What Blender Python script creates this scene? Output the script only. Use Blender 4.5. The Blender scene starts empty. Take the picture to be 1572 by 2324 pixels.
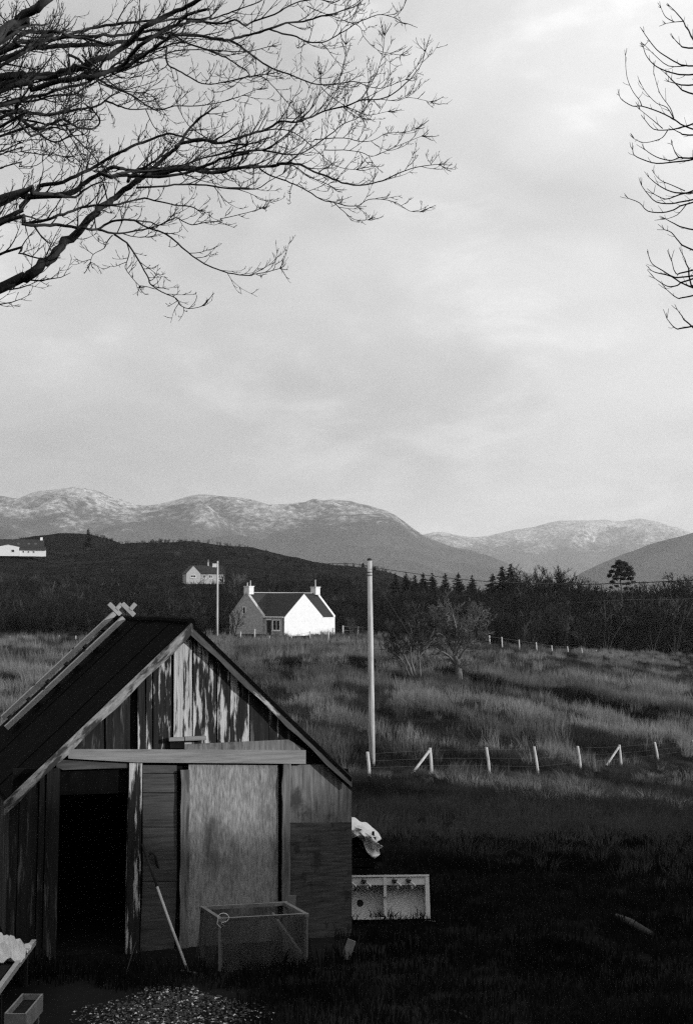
import bpy, math, random
import numpy as np
from mathutils import Vector, Matrix, noise as mnoise

# ------------------------------------------------------------------ camera, sky, sun, exposure
scene = bpy.context.scene
COL = scene.collection
F = 3230.0            # focal length in the photograph's 1572-px-wide measure
CX, CY, HZ = 786.0, 1162.0, 1370.0
CAMZ = 3.7
PITCH = math.atan((HZ - CY) / F)

cam_d = bpy.data.cameras.new('camera')
cam_d.sensor_fit = 'HORIZONTAL'; cam_d.sensor_width = 36.0
cam_d.lens = 36.0 * F / 1572.0
cam_d.clip_start = 0.1; cam_d.clip_end = 60000
cam = bpy.data.objects.new('camera', cam_d); COL.objects.link(cam)
cam.location = (0, 0, CAMZ); cam.rotation_euler = (math.pi/2 + PITCH, 0, 0)
scene.camera = cam

SUN_EL = math.radians(13.0)
SUN_AZ = math.radians(104.0)          # clockwise from +Y (straight ahead)
SUN = Vector((math.sin(SUN_AZ)*math.cos(SUN_EL), math.cos(SUN_AZ)*math.cos(SUN_EL), math.sin(SUN_EL)))
sl = bpy.data.lights.new('sun', 'SUN'); sl.energy = 5.0; sl.angle = math.radians(0.9); sl.color = (1, 1, 1)
so = bpy.data.objects.new('sun', sl); COL.objects.link(so)
so.rotation_euler = SUN.to_track_quat('Z', 'Y').to_euler()

world = bpy.data.worlds.new('World'); scene.world = world; world.use_nodes = True
nt = world.node_tree; nt.nodes.clear()
def N(tree, typ, **kw):
    n = tree.nodes.new(typ)
    for k, v in kw.items(): setattr(n, k, v)
    return n
def mth(tree, op, a, b=None, c=None, clamp=False):
    n = tree.nodes.new('ShaderNodeMath'); n.operation = op; n.use_clamp = clamp
    for i, v in enumerate((a, b, c)):
        if v is None: continue
        if isinstance(v, (int, float)): n.inputs[i].default_value = v
        else: tree.links.new(v, n.inputs[i])
    return n.outputs[0]
def mrange(tree, v, a, b, c, d, smooth=False):
    n = tree.nodes.new('ShaderNodeMapRange')
    if smooth: n.interpolation_type = 'SMOOTHSTEP'
    tree.links.new(v, n.inputs[0])
    for i, q in enumerate((a, b, c, d)): n.inputs[i+1].default_value = q
    return n.outputs[0]
L = nt.links
out = N(nt, 'ShaderNodeOutputWorld'); bg = N(nt, 'ShaderNodeBackground'); bg.inputs[1].default_value = 0.1
sky = N(nt, 'ShaderNodeTexSky', sky_type='NISHITA', sun_disc=False, sun_elevation=SUN_EL, sun_rotation=SUN_AZ)
bw = N(nt, 'ShaderNodeRGBToBW'); L.new(sky.outputs[0], bw.inputs[0])
tc = N(nt, 'ShaderNodeTexCoord'); sep = N(nt, 'ShaderNodeSeparateXYZ'); L.new(tc.outputs['Generated'], sep.inputs[0])
zz = mth(nt, 'MAXIMUM', sep.outputs[2], 0.0)
den = mth(nt, 'ADD', zz, 0.10)
cmb = N(nt, 'ShaderNodeCombineXYZ')
L.new(mth(nt, 'DIVIDE', sep.outputs[0], den), cmb.inputs[0]); L.new(mth(nt, 'DIVIDE', sep.outputs[1], den), cmb.inputs[1])
def wnoise(scale, detail, rough, dist, off, sx=1, sy=1):
    mp = N(nt, 'ShaderNodeMapping'); mp.inputs[1].default_value = off; mp.inputs[3].default_value = (sx, sy, 1)
    L.new(cmb.outputs[0], mp.inputs[0])
    nz = N(nt, 'ShaderNodeTexNoise'); nz.inputs['Scale'].default_value = scale; nz.inputs['Detail'].default_value = detail
    nz.inputs['Roughness'].default_value = rough; nz.inputs['Distortion'].default_value = dist
    L.new(mp.outputs[0], nz.inputs['Vector']); return nz.outputs[0]
c1 = mrange(nt, wnoise(0.95, 6, 0.55, 0.5, (3.1, 7.7, 0), 1.0, 0.55), 0.34, 0.70, 0, 1, True)
c2 = mrange(nt, wnoise(2.6, 5, 0.5, 0.9, (1.7, 2.2, 4), 1.0, 0.5), 0.38, 0.68, 0, 1, True)
dotn = N(nt, 'ShaderNodeVectorMath', operation='DOT_PRODUCT'); L.new(tc.outputs['Generated'], dotn.inputs[0]); dotn.inputs[1].default_value = SUN
glow = mth(nt, 'POWER', mrange(nt, dotn.outputs['Value'], -0.6, 1.0, 0, 1), 1.6)
base = mth(nt, 'ADD', 5.05, mth(nt, 'MULTIPLY', zz, 2.8))                  # an overcast sky is brighter overhead
base = mth(nt, 'ADD', base, mth(nt, 'MULTIPLY', glow, 6.5))               # thin cloud is brighter towards the sun
def dnoise(scale, detail, off, rot, st):
    mp = N(nt, 'ShaderNodeMapping'); mp.inputs[1].default_value = off; mp.inputs[2].default_value = rot; mp.inputs[3].default_value = st
    L.new(tc.outputs['Generated'], mp.inputs[0])
    nz = N(nt, 'ShaderNodeTexNoise'); nz.inputs['Scale'].default_value = scale; nz.inputs['Detail'].default_value = detail
    nz.inputs['Roughness'].default_value = .52; nz.inputs['Distortion'].default_value = .35
    L.new(mp.outputs[0], nz.inputs['Vector']); return nz.outputs[0]
c3 = mrange(nt, dnoise(7.0, 6, (2.3, .4, 1.1), (0, .45, 0), (1, 1, 2.1)), 0.50, 0.68, 0, 1, True)     # ragged brighter breaks
c4 = mrange(nt, dnoise(3.2, 4, (5.3, 1.4, .2), (0, .5, 0), (1, 1, 1.8)), 0.36, 0.66, 0, 1, True)      # broad soft bands
cl = mth(nt, 'ADD', mth(nt, 'ADD', mth(nt, 'MULTIPLY', c1, 0.08), mth(nt, 'MULTIPLY', c2, 0.07)), mth(nt, 'ADD', mth(nt, 'MULTIPLY', c3, 0.26), mth(nt, 'MULTIPLY', c4, 0.34)))
cloud = mth(nt, 'MULTIPLY', base, mth(nt, 'ADD', 0.80, cl))
val = mth(nt, 'ADD', mth(nt, 'MULTIPLY', bw.outputs[0], 0.10), mth(nt, 'MULTIPLY', cloud, 0.95))
L.new(val, bg.inputs[0]); L.new(bg.outputs[0], out.inputs[0])

scene.view_settings.view_transform = 'Standard'; scene.view_settings.look = 'None'
scene.view_settings.exposure = 0.0; scene.view_settings.gamma = 1.0
scene.view_settings.use_curve_mapping = False
scene.render.engine = 'CYCLES'
cy = scene.cycles
cy.max_bounces = 5; cy.diffuse_bounces = 3; cy.glossy_bounces = 2; cy.transparent_max_bounces = 12; cy.volume_bounces = 0
cy.use_adaptive_sampling = False; cy.use_denoising = False
cy.filter_width = 1.3
try: cy.denoiser = 'OPENIMAGEDENOISE'
except Exception: pass

# ------------------------------------------------------------------ helpers
R = random.Random(7)
NPR = np.random.RandomState(11)

def P(px, py, d):
    """world point at depth y=d that the photograph shows at (px,py)"""
    cp, sp = math.cos(PITCH), math.sin(PITCH)
    a = (px - CX) / F; b = -(py - CY) / F
    ry = cp - b*sp; rz = sp + b*cp
    t = d / ry
    return Vector((a*t, d, CAMZ + rz*t))

class MB:
    def __init__(s): s.v = []; s.f = []
    def add(s, vs, fs):
        o = len(s.v); s.v.extend(tuple(q) for q in vs); s.f.extend(tuple(i+o for i in f) for f in fs)
    def prism(s, poly, ext):
        n = len(poly); ext = Vector(ext)
        vs = [Vector(p) for p in poly] + [Vector(p)+ext for p in poly]
        fs = [tuple(range(n)), tuple(range(2*n-1, n-1, -1))] + [(i, i+n, (i+1) % n + n, (i+1) % n) for i in range(n)]
        s.add(vs, fs); return s
    def box(s, c, sx, sy, sz, ax=None):
        c = Vector(c)
        ex, ey, ez = ax if ax else (Vector((1,0,0)), Vector((0,1,0)), Vector((0,0,1)))
        vs = []
        for k in (-.5, .5):
            for j in (-.5, .5):
                for i in (-.5, .5): vs.append(c + ex*(i*sx) + ey*(j*sy) + ez*(k*sz))
        s.add(vs, [(0,2,3,1),(4,5,7,6),(0,1,5,4),(2,6,7,3),(0,4,6,2),(1,3,7,5)]); return s
    def bar(s, a, b, w, h, up=(0,0,1)):
        a = Vector(a); b = Vector(b); t = (b-a); l = t.length; t.normalize()
        sd = t.cross(Vector(up))
        if sd.length < 1e-4: sd = t.cross(Vector((1,0,0)))
        sd.normalize(); u = sd.cross(t)
        return s.box((a+b)/2, l, w, h, (t, sd, u))
    def tube(s, pts, rad, sides=5, cap=True):
        n = len(pts); pts = [Vector(p) for p in pts]
        if not isinstance(rad, (list, tuple)): rad = [rad]*n
        vs = []; ref = None
        for i in range(n):
            t = (pts[min(i+1, n-1)] - pts[max(i-1, 0)])
            if t.length < 1e-9: t = Vector((0,0,1))
            t.normalize()
            if ref is None:
                ref = t.orthogonal().normalized()
            else:
                ref = (ref - t*ref.dot(t))
                ref = ref.normalized() if ref.length > 1e-6 else t.orthogonal().normalized()
            b = t.cross(ref)
            for k in range(sides):
                a = 2*math.pi*k/sides
                vs.append(pts[i] + (ref*math.cos(a) + b*math.sin(a))*rad[i])
        fs = []
        for i in range(n-1):
            for k in range(sides):
                k2 = (k+1) % sides
                fs.append((i*sides+k, i*sides+k2, (i+1)*sides+k2, (i+1)*sides+k))
        if cap:
            fs.append(tuple(range(sides-1, -1, -1))); fs.append(tuple((n-1)*sides+k for k in range(sides)))
        s.add(vs, fs); return s
    def lathe(s, base, prof, sides=14, axis=(0,0,1)):
        ax = Vector(axis).normalized(); base = Vector(base)
        e1 = ax.orthogonal().normalized(); e2 = ax.cross(e1); vs = []; fs = []
        for (r, h) in prof:
            for k in range(sides):
                a = 2*math.pi*k/sides; vs.append(base + ax*h + (e1*math.cos(a)+e2*math.sin(a))*r)
        for i in range(len(prof)-1):
            for k in range(sides):
                k2 = (k+1) % sides; fs.append((i*sides+k, i*sides+k2, (i+1)*sides+k2, (i+1)*sides+k))
        fs.append(tuple(range(sides-1, -1, -1))); fs.append(tuple((len(prof)-1)*sides+k for k in range(sides)))
        s.add(vs, fs); return s
    def mesh(s, name, m, off=(0,0,0), smooth=False):
        me = bpy.data.meshes.new(name)
        o = Vector(off)
        me.from_pydata([(p[0]-o[0], p[1]-o[1], p[2]-o[2]) for p in s.v], [], s.f)
        me.materials.append(m)
        if smooth: me.polygons.foreach_set('use_smooth', [True]*len(me.polygons))
        me.update(); return me
    def build(s, name, m, parent=None, smooth=False):
        vs = np.array(s.v); mn = vs.min(0); mx = vs.max(0); c = (mn+mx)/2
        c = Vector((c[0], c[1], mn[2]))
        o = bpy.data.objects.new(name, s.mesh(name, m, c, smooth)); COL.objects.link(o)
        WL[o.name] = c
        if parent is not None:
            o.parent = parent; o.location = c - WL[parent.name]
        else: o.location = c
        return o
WL = {}
def thing(name, label, cat, loc, group=None):
    o = bpy.data.objects.new(name, None); COL.objects.link(o)
    o.location = loc; o.empty_display_size = .2
    WL[o.name] = Vector(loc); tag(o, label, cat, group); return o
def tag(o, label=None, cat=None, group=None, kind=None):
    if label: o['label'] = label
    if cat: o['category'] = cat
    if group: o['group'] = group
    if kind: o['kind'] = kind
    return o
def copy_tree(o, loc=None, rz=None, sc=None, parent=None):
    c = o.copy(); COL.objects.link(c)
    if parent is not None: c.parent = parent
    if loc is not None: c.location = loc
    if rz is not None: c.rotation_euler = (0, 0, rz)
    if sc is not None: c.scale = sc if isinstance(sc, (tuple, list)) else (sc, sc, sc)
    for ch in list(o.children): copy_tree(ch, parent=c)
    return c

# ------------------------------------------------------------------ materials (a black-and-white photograph: all tones are grey)
def mat(name, v, var=.25, scale=4.0, stretch=(1,1,1), rough=.85, bump=0.0, v2=None, th=(.5,.6), scale2=None, stretch2=None,
        coords='Object', spec=.25, randv=0.0, rot=(0,0,0), detail=6):
    m = bpy.data.materials.new(name); m.use_nodes = True
    t = m.node_tree; p = t.nodes['Principled BSDF']; l = t.links
    p.inputs['Roughness'].default_value = rough; p.inputs['Specular IOR Level'].default_value = spec
    if coords == 'pos': src = N(t, 'ShaderNodeNewGeometry').outputs['Position']
    else: src = N(t, 'ShaderNodeTexCoord').outputs['Object']
    oi = N(t, 'ShaderNodeObjectInfo')
    ro = N(t, 'ShaderNodeMapping', vector_type='TEXTURE'); ro.inputs[2].default_value = rot; l.new(src, ro.inputs[0])
    va = N(t, 'ShaderNodeVectorMath', operation='ADD'); l.new(ro.outputs[0], va.inputs[0])
    cb = N(t, 'ShaderNodeCombineXYZ')
    if coords != 'pos':
        for i, k in enumerate((31.7, 17.3, 53.1)): l.new(mth(t, 'MULTIPLY', oi.outputs['Random'], k), cb.inputs[i])
    l.new(cb.outputs[0], va.inputs[1])
    def nz(sc, st):
        mp = N(t, 'ShaderNodeMapping'); mp.inputs[3].default_value = st; l.new(va.outputs[0], mp.inputs[0])
        n = N(t, 'ShaderNodeTexNoise'); n.inputs['Scale'].default_value = sc; n.inputs['Detail'].default_value = detail
        n.inputs['Roughness'].default_value = .62; l.new(mp.outputs[0], n.inputs['Vector']); return n.outputs[0]
    n1 = nz(scale, stretch)
    val = mrange(t, n1, .3, .7, v*(1-var), v*(1+var))
    if v2 is not None:
        n2 = nz(scale2 or scale*1.7, stretch2 or stretch)
        f = mrange(t, n2, th[0], th[1], 0, 1)
        val = mth(t, 'ADD', mth(t, 'MULTIPLY', val, mth(t, 'SUBTRACT', 1.0, f)), mth(t, 'MULTIPLY', f, mth(t, 'MULTIPLY', mth(t, 'ADD', .7, mth(t, 'MULTIPLY', n1, .6)), v2)))
    if randv: val = mth(t, 'MULTIPLY', val, mrange(t, oi.outputs['Random'], 0, 1, 1-randv, 1+randv))
    l.new(val, p.inputs['Base Color'])
    if bump:
        b = N(t, 'ShaderNodeBump'); b.inputs['Strength'].default_value = bump; b.inputs['Distance'].default_value = .02
        l.new(n1, b.inputs['Height']); l.new(b.outputs[0], p.inputs['Normal'])
    return m

def grass_mat(name, lo, hi, sx, sy, trans=.3):
    m = bpy.data.materials.new(name); m.use_nodes = True
    t = m.node_tree; t.nodes.clear(); l = t.links
    o = N(t, 'ShaderNodeOutputMaterial'); di = N(t, 'ShaderNodeBsdfDiffuse'); tr = N(t, 'ShaderNodeBsdfTranslucent'); mx = N(t, 'ShaderNodeMixShader')
    mx.inputs[0].default_value = trans
    g = N(t, 'ShaderNodeNewGeometry'); oi = N(t, 'ShaderNodeObjectInfo')
    def nz(scale, st, off):
        mp = N(t, 'ShaderNodeMapping'); mp.inputs[3].default_value = st; mp.inputs[1].default_value = off; l.new(g.outputs['Position'], mp.inputs[0])
        n = N(t, 'ShaderNodeTexNoise'); n.inputs['Scale'].default_value = scale; n.inputs['Detail'].default_value = 4; l.new(mp.outputs[0], n.inputs['Vector']); return n.outputs[0]
    a = mrange(t, nz(1.0, (sx, sy, 0), (3, 1, 0)), .36, .64, 0, 1, True)
    b = mrange(t, nz(1.0, (sx*6, sy*5, 0), (9, 4, 0)), .35, .65, 0, 1)
    f = mth(t, 'ADD', mth(t, 'MULTIPLY', a, .55), mth(t, 'ADD', mth(t, 'MULTIPLY', b, .2), mth(t, 'MULTIPLY', oi.outputs['Random'], .25)))
    v = mrange(t, f, 0.1, 0.9, lo, hi)
    l.new(v, di.inputs[0]); l.new(v, tr.inputs[0]); l.new(di.outputs[0], mx.inputs[1]); l.new(tr.outputs[0], mx.inputs[2]); l.new(mx.outputs[0], o.inputs[0])
    return m

M = {}
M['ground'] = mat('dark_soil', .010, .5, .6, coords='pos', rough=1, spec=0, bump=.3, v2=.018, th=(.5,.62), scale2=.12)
M['paint_plank'] = mat('flaking_paint_wood', .016, .6, 26, (1,1,.07), bump=.6, v2=.46, th=(.51,.58), scale2=10, stretch2=(1.6,1.6,.20), rough=.9)
M['bright_plank'] = mat('pale_peeling_wood', .42, .3, 26, (1,1,.07), bump=.6, v2=.04, th=(.53,.59), scale2=10, stretch2=(2,2,.20), rough=.9)
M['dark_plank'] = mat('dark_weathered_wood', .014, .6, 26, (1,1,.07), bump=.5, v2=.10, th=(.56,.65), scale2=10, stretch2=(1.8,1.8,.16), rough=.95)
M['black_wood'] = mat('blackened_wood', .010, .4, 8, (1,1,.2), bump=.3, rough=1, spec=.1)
M['lintel_wood'] = mat('pale_sawn_timber', .22, .28, 9, (.10,.6,3.2), bump=.35, v2=.14, th=(.56,.70), scale2=5, stretch2=(.3,.5,3.5))
M['horiz_wood'] = mat('weathered_board', .065, .45, 9, (.12,.6,3.6), bump=.4, v2=.04, th=(.55,.66), scale2=6, stretch2=(.3,.5,3.5))
M['barge'] = mat('peeling_barge_board', .24, .4, 12, (3.2,3,.4), rot=(0, math.radians(47), 0), bump=.5, v2=.035, th=(.5,.58), scale2=4, stretch2=(2.2,2,.35))
M['barge_r'] = mat('dark_barge_board', .07, .4, 5, (3.2,3,.4), rot=(0, math.radians(-47), 0), bump=.5, v2=.42, th=(.60,.66), scale2=3, stretch2=(2.0,2,.4))
M['ply'] = mat('stained_plywood', .25, .48, 38, (1.2,1.2,.26), bump=.4, v2=.055, th=(.47,.70), scale2=2.6, stretch2=(1.6,1.6,.6))
M['batten_wood'] = mat('split_batten', .15, .5, 24, (1,1,.08), bump=.5, v2=.07, th=(.54,.62), scale2=9, stretch2=(1.6,1.6,.2))
M['ply_side'] = mat('streaked_plywood', .14, .6, 26, (1,1,.12), bump=.3, v2=.05, th=(.52,.62), scale2=3.2, stretch2=(.9,.9,.8))
M['ply_low'] = mat('knotty_plywood', .060, .6, 12, (.35,.35,3.2), bump=.3, v2=.03, th=(.56,.62), scale2=6, stretch2=(1,1,.7))
M['felt'] = mat('tarred_felt', .004, .5, 5, bump=.3, rough=1, spec=.02, v2=.008, th=(.6,.7))
M['rail_wood'] = mat('sawn_rail', .30, .18, 9, (1,1,1), bump=.25)
M['dark_rung'] = mat('dark_bolt', .02, .3, 8)
M['ceramic'] = mat('glazed_fireclay', .60, .06, 3, rough=.32, spec=.5, v2=.50, th=(.60,.75), scale2=2)
M['brass'] = mat('tarnished_tap', .08, .3, 20, rough=.35, spec=.6)
M['chrome'] = mat('worn_chrome', .45, .1, 20, rough=.3, spec=.6)
M['stick'] = mat('bleached_stick', .42, .3, 12, bump=.3)
M['stick_dark'] = mat('grey_stick', .035, .3, 12, bump=.3)
M['handle'] = mat('smooth_ash_handle', .42, .15, 6)
M['iron'] = mat('rusty_iron', .07, .4, 30, rough=.6)
M['frame_wood'] = mat('grey_batten', .17, .25, 9, bump=.3)
M['sheet'] = mat('white_polythene', .62, .08, 5, rough=.45, spec=.4)
M['white_pl'] = mat('pale_plastic', .55, .1, 5, rough=.5)
M['pole'] = mat('weathered_pole', .40, .35, 9, (2,2,.10), bump=.8, v2=.10, th=(.56,.66), scale2=7, stretch2=(2,2,.08))
M['pole_far'] = mat('pale_pole', .40, .15, 3, (1,1,.3))
M['wire'] = mat('black_cable', .015, .1, 3, rough=.6)
M['fwire'] = mat('fence_wire', .06, .1, 3, rough=.6)
M['post'] = mat('split_post', .44, .25, 9, (1,1,.2), bump=.4, v2=.18, th=(.58,.7))
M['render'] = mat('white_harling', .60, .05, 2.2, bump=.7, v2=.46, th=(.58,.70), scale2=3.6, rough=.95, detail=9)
M['stone'] = mat('limewashed_rubble', .34, .30, 3.2, (1,1,1.6), bump=1.0, rough=.95, detail=9)  # rubble; on the cottage the grey also carries the walls' shade
M['house_stone'] = mat('dark_whinstone', .06, .4, 3, bump=.6, rough=.95)
M['slate'] = mat('wet_slate', .020, .35, 3, (1,1,5), rough=.75, spec=.2)
M['ridge'] = mat('ridge_tile', .30, .2, 5)
M['glass'] = mat('dark_glass', .012, .1, 1, rough=.12, spec=.5)
M['trim'] = mat('white_paint', .70, .05, 4)
M['pipe'] = mat('black_pipe', .02, .1, 4)
M['bark'] = mat('dark_bark', .016, .5, 9, (1,1,.5), bump=.7, v2=.05, th=(.60,.70), scale2=14, stretch2=(1,1,1), coords='pos')
M['twig'] = mat('dark_twig', .014, .3, 9, coords='pos', rough=.9)
M['bark_mid'] = mat('pale_bark', .11, .45, 4, (1,1,.4), bump=.5, v2=.06, th=(.5,.6), coords='pos')
M['twig_mid'] = mat('brown_twig', .035, .4, 1.5, coords='pos')
M['twig_pale'] = mat('lichened_twig', .10, .5, 1.5, coords='pos')  # pale tone has the sunlight on the twigs painted in
M['scrub'] = mat('bare_scrub', .016, .5, .18, coords='pos', randv=.5, rough=1, spec=0, v2=.11, th=(.56,.70), scale2=.13)
M['scrub_pale'] = mat('pale_stems', .055, .4, .4, coords='pos', randv=.4, rough=1, spec=0)
M['needle'] = mat('conifer_needles', .012, .35, 2, coords='pos', randv=.3, rough=.9, spec=.1)
M['moor'] = mat('moor', .04, .4, .03, coords='pos', rough=1, spec=0)
M['gravel'] = mat('gravel_stone', .05, .5, 40, coords='pos', rough=.9, v2=.62, th=(.57,.61), scale2=16)
M['grass_field'] = grass_mat('short_field_grass', .011, .065, .035, .075)
M['grass_pale'] = grass_mat('pale_tall_grass', .028, .25, .035, .075)
M['grass_rank'] = grass_mat('rank_bank_grass', .006, .075, .10, .12)
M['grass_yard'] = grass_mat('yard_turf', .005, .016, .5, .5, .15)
M['rush'] = grass_mat('dark_rushes', .008, .022, .2, .2, .15)

def netting():
    m = bpy.data.materials.new('fine_netting'); m.use_nodes = True; t = m.node_tree; t.nodes.clear(); l = t.links
    o = N(t, 'ShaderNodeOutputMaterial'); di = N(t, 'ShaderNodeBsdfDiffuse'); tp = N(t, 'ShaderNodeBsdfTransparent'); mx = N(t, 'ShaderNodeMixShader')
    n = N(t, 'ShaderNodeTexNoise'); n.inputs['Scale'].default_value = 3.0; tcn = N(t, 'ShaderNodeTexCoord'); l.new(tcn.outputs['Object'], n.inputs['Vector'])
    l.new(mrange(t, n.outputs[0], .35, .7, .48, .80), mx.inputs[0]); di.inputs[0].default_value = (.055, .055, .055, 1)
    l.new(tp.outputs[0], mx.inputs[1]); l.new(di.outputs[0], mx.inputs[2]); l.new(mx.outputs[0], o.inputs[0]); return m
M['net'] = netting()

def mountain_mat(snow_z):
    m = bpy.data.materials.new('mountain_%d' % snow_z); m.use_nodes = True; t = m.node_tree; l = t.links; p = t.nodes['Principled BSDF']
    p.inputs['Roughness'].default_value = 1; p.inputs['Specular IOR Level'].default_value = 0
    g = N(t, 'ShaderNodeNewGeometry'); s = N(t, 'ShaderNodeSeparateXYZ'); l.new(g.outputs['Position'], s.inputs[0])
    sn = N(t, 'ShaderNodeSeparateXYZ'); l.new(g.outputs['Normal'], sn.inputs[0])
    def nz(sc, st=(1,1,1), d=8):
        mp = N(t, 'ShaderNodeMapping'); mp.inputs[3].default_value = st; l.new(g.outputs['Position'], mp.inputs[0])
        n = N(t, 'ShaderNodeTexNoise'); n.inputs['Scale'].default_value = sc; n.inputs['Detail'].default_value = d; n.inputs['Roughness'].default_value = .65
        l.new(mp.outputs[0], n.inputs['Vector']); return n.outputs[0]
    n1 = nz(.004, (1,1,1.6)); n2 = nz(.030, (1,.7,1.6), 10)
    h = mth(t, 'ADD', s.outputs[2], mth(t, 'ADD', mrange(t, n1, .2, .8, -190, 190), mrange(t, n2, .2, .8, -150, 150)))
    f = mrange(t, h, snow_z-90, snow_z+130, 0, 1)
    f = mth(t, 'MULTIPLY', f, mrange(t, n2, .36, .62, .30, 1))
    rock = mrange(t, n1, .3, .7, .035, .075)
    v = mth(t, 'ADD', mth(t, 'MULTIPLY', rock, mth(t, 'SUBTRACT', 1.0, f)), mth(t, 'MULTIPLY', f, .46))
    l.new(v, p.inputs['Base Color'])
    b = N(t, 'ShaderNodeBump'); b.inputs['Strength'].default_value = .8; b.inputs['Distance'].default_value = 25; l.new(n2, b.inputs['Height']); l.new(b.outputs[0], p.inputs['Normal'])
    return m

# ------------------------------------------------------------------ the ground
BY = [-200,0,17,22,30,40,52,60,80,105,140,180,250,400,700,1600,20000]
BZ = [0,0,0,-.25,-.85,-1.7,-2.55,-2.95,-2.45,-1.45,-.85,-.35,.3,1.5,0,-4,-6]
HX = [-4000,-600,-250,-150,-126,-112,-100,-70,-45,-25,-5,17,40,70,110,4000]
HH = [20,26,30,31,33.5,33,30,31,29,25,20.5,16,9.5,3,0,0]
HY = [200,230,300,400,480,560,650,760,900,1200,1700]
HF = [0,.01,.10,.30,.56,.80,1.0,.85,.5,.15,0]
def pchip(x, xs, ys):
    x = np.asarray(x, float); i = np.clip(np.searchsorted(xs, x)-1, 0, len(xs)-2)
    xs = np.array(xs, float); ys = np.array(ys, float)
    h = np.diff(xs); dl = np.diff(ys)/h; m = np.zeros(len(xs)); m[0] = dl[0]; m[-1] = dl[-1]
    for k in range(1, len(xs)-1):
        m[k] = 0 if dl[k-1]*dl[k] <= 0 else 2*dl[k-1]*dl[k]/(dl[k-1]+dl[k])
    t = np.clip((x-xs[i])/h[i], 0, 1); t2 = t*t; t3 = t2*t
    return (2*t3-3*t2+1)*ys[i] + (t3-2*t2+t)*h[i]*m[i] + (-2*t3+3*t2)*ys[i+1] + (t3-t2)*h[i]*m[i+1]
def sst(a, b, x):
    t = np.clip((np.asarray(x, float)-a)/(b-a), 0, 1); return t*t*(3-2*t)
DX = [7.5, 10, 14, 19, 25, 33, 45]; DY = [108, 104.5, 101, 99, 97.5, 95.5, 93]
def zg(x, y):
    x = np.asarray(x, float); y = np.asarray(y, float)
    z = pchip(y, BY, BZ)
    sp = np.log1p(np.exp(np.clip((np.minimum(x, 80)-3)/2.0, -30, 30)))*2.0
    z = z - (0.138 - .038*sst(100, 200, y))*sp*sst(20, 52, y)*(1-sst(300, 700, y))
    z = z + pchip(x, HX, HH)*pchip(y, HY, HF)
    # field relief: ditch with a bank on its far side
    dd = y - np.interp(x, DX, DY)
    w = sst(6, 9, x)
    z = z + w*(0.55*np.exp(-((dd-3.0)/1.8)**2) - 0.55*np.exp(-(dd/1.6)**2))
    # low knoll under the far fence
    z = z + 0.5*np.exp(-(((x-14)/9)**2 + ((y-168)/14)**2))
    a = sst(19, 40, y)
    rel = (np.sin(x*.9+y*.35)*.08 + np.sin(x*.37-y*.61+1.3)*.12 + np.sin(x*1.9+1.1*y+.4)*.04 + np.sin(y*.23+x*.11)*.14)
    rel2 = (np.sin(x*.045+y*.021)*.9 + np.sin(x*.083-y*.033+2)*.6 + np.sin(x*.15+y*.09)*.3)*sst(260, 420, y)*(1-sst(900,1500,y))*(1-sst(20,60,x))
    z = z + a*rel + rel2
    z = z + (np.sin(x*2.3+y*1.1)*.012 + np.sin(x*1.1-y*2.7)*.014)*sst(10, 12, y)
    return z
def zg1(x, y): return float(zg(np.array([x]), np.array([y]))[0])
def onground(px, d): p = P(px, 1400, d); return Vector((p.x, d, zg1(p.x, d)))

def ground():
    ys = np.concatenate([np.linspace(-60, 8, 18), np.arange(8.6, 60, .6), np.arange(60, 130, 1.2), np.arange(131, 260, 2.6), np.geomspace(262, 900, 70), np.geomspace(930, 15000, 40)])
    xs = np.concatenate([-np.geomspace(200, 16000, 22)[::-1], np.arange(-190, -45, 5), np.arange(-44, 50, .9), np.arange(52, 200, 5), np.geomspace(205, 16000, 22)])
    X, Y = np.meshgrid(xs, ys); Z = zg(X, Y)
    nx, ny = len(xs), len(ys)
    me = bpy.data.meshes.new('ground'); v = np.stack([X, Y, Z], -1).reshape(-1, 3)
    i = np.arange((ny-1)*(nx-1)); r = i//(nx-1); c = i % (nx-1); a = r*nx+c
    f = np.stack([a, a+1, a+nx+1, a+nx], -1)
    me.from_pydata(v.tolist(), [], f.tolist()); me.materials.append(M['ground'])
    me.polygons.foreach_set('use_smooth', [True]*len(me.polygons)); me.update()
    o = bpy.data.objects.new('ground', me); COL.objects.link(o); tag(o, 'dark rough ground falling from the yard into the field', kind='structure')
ground()

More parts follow.
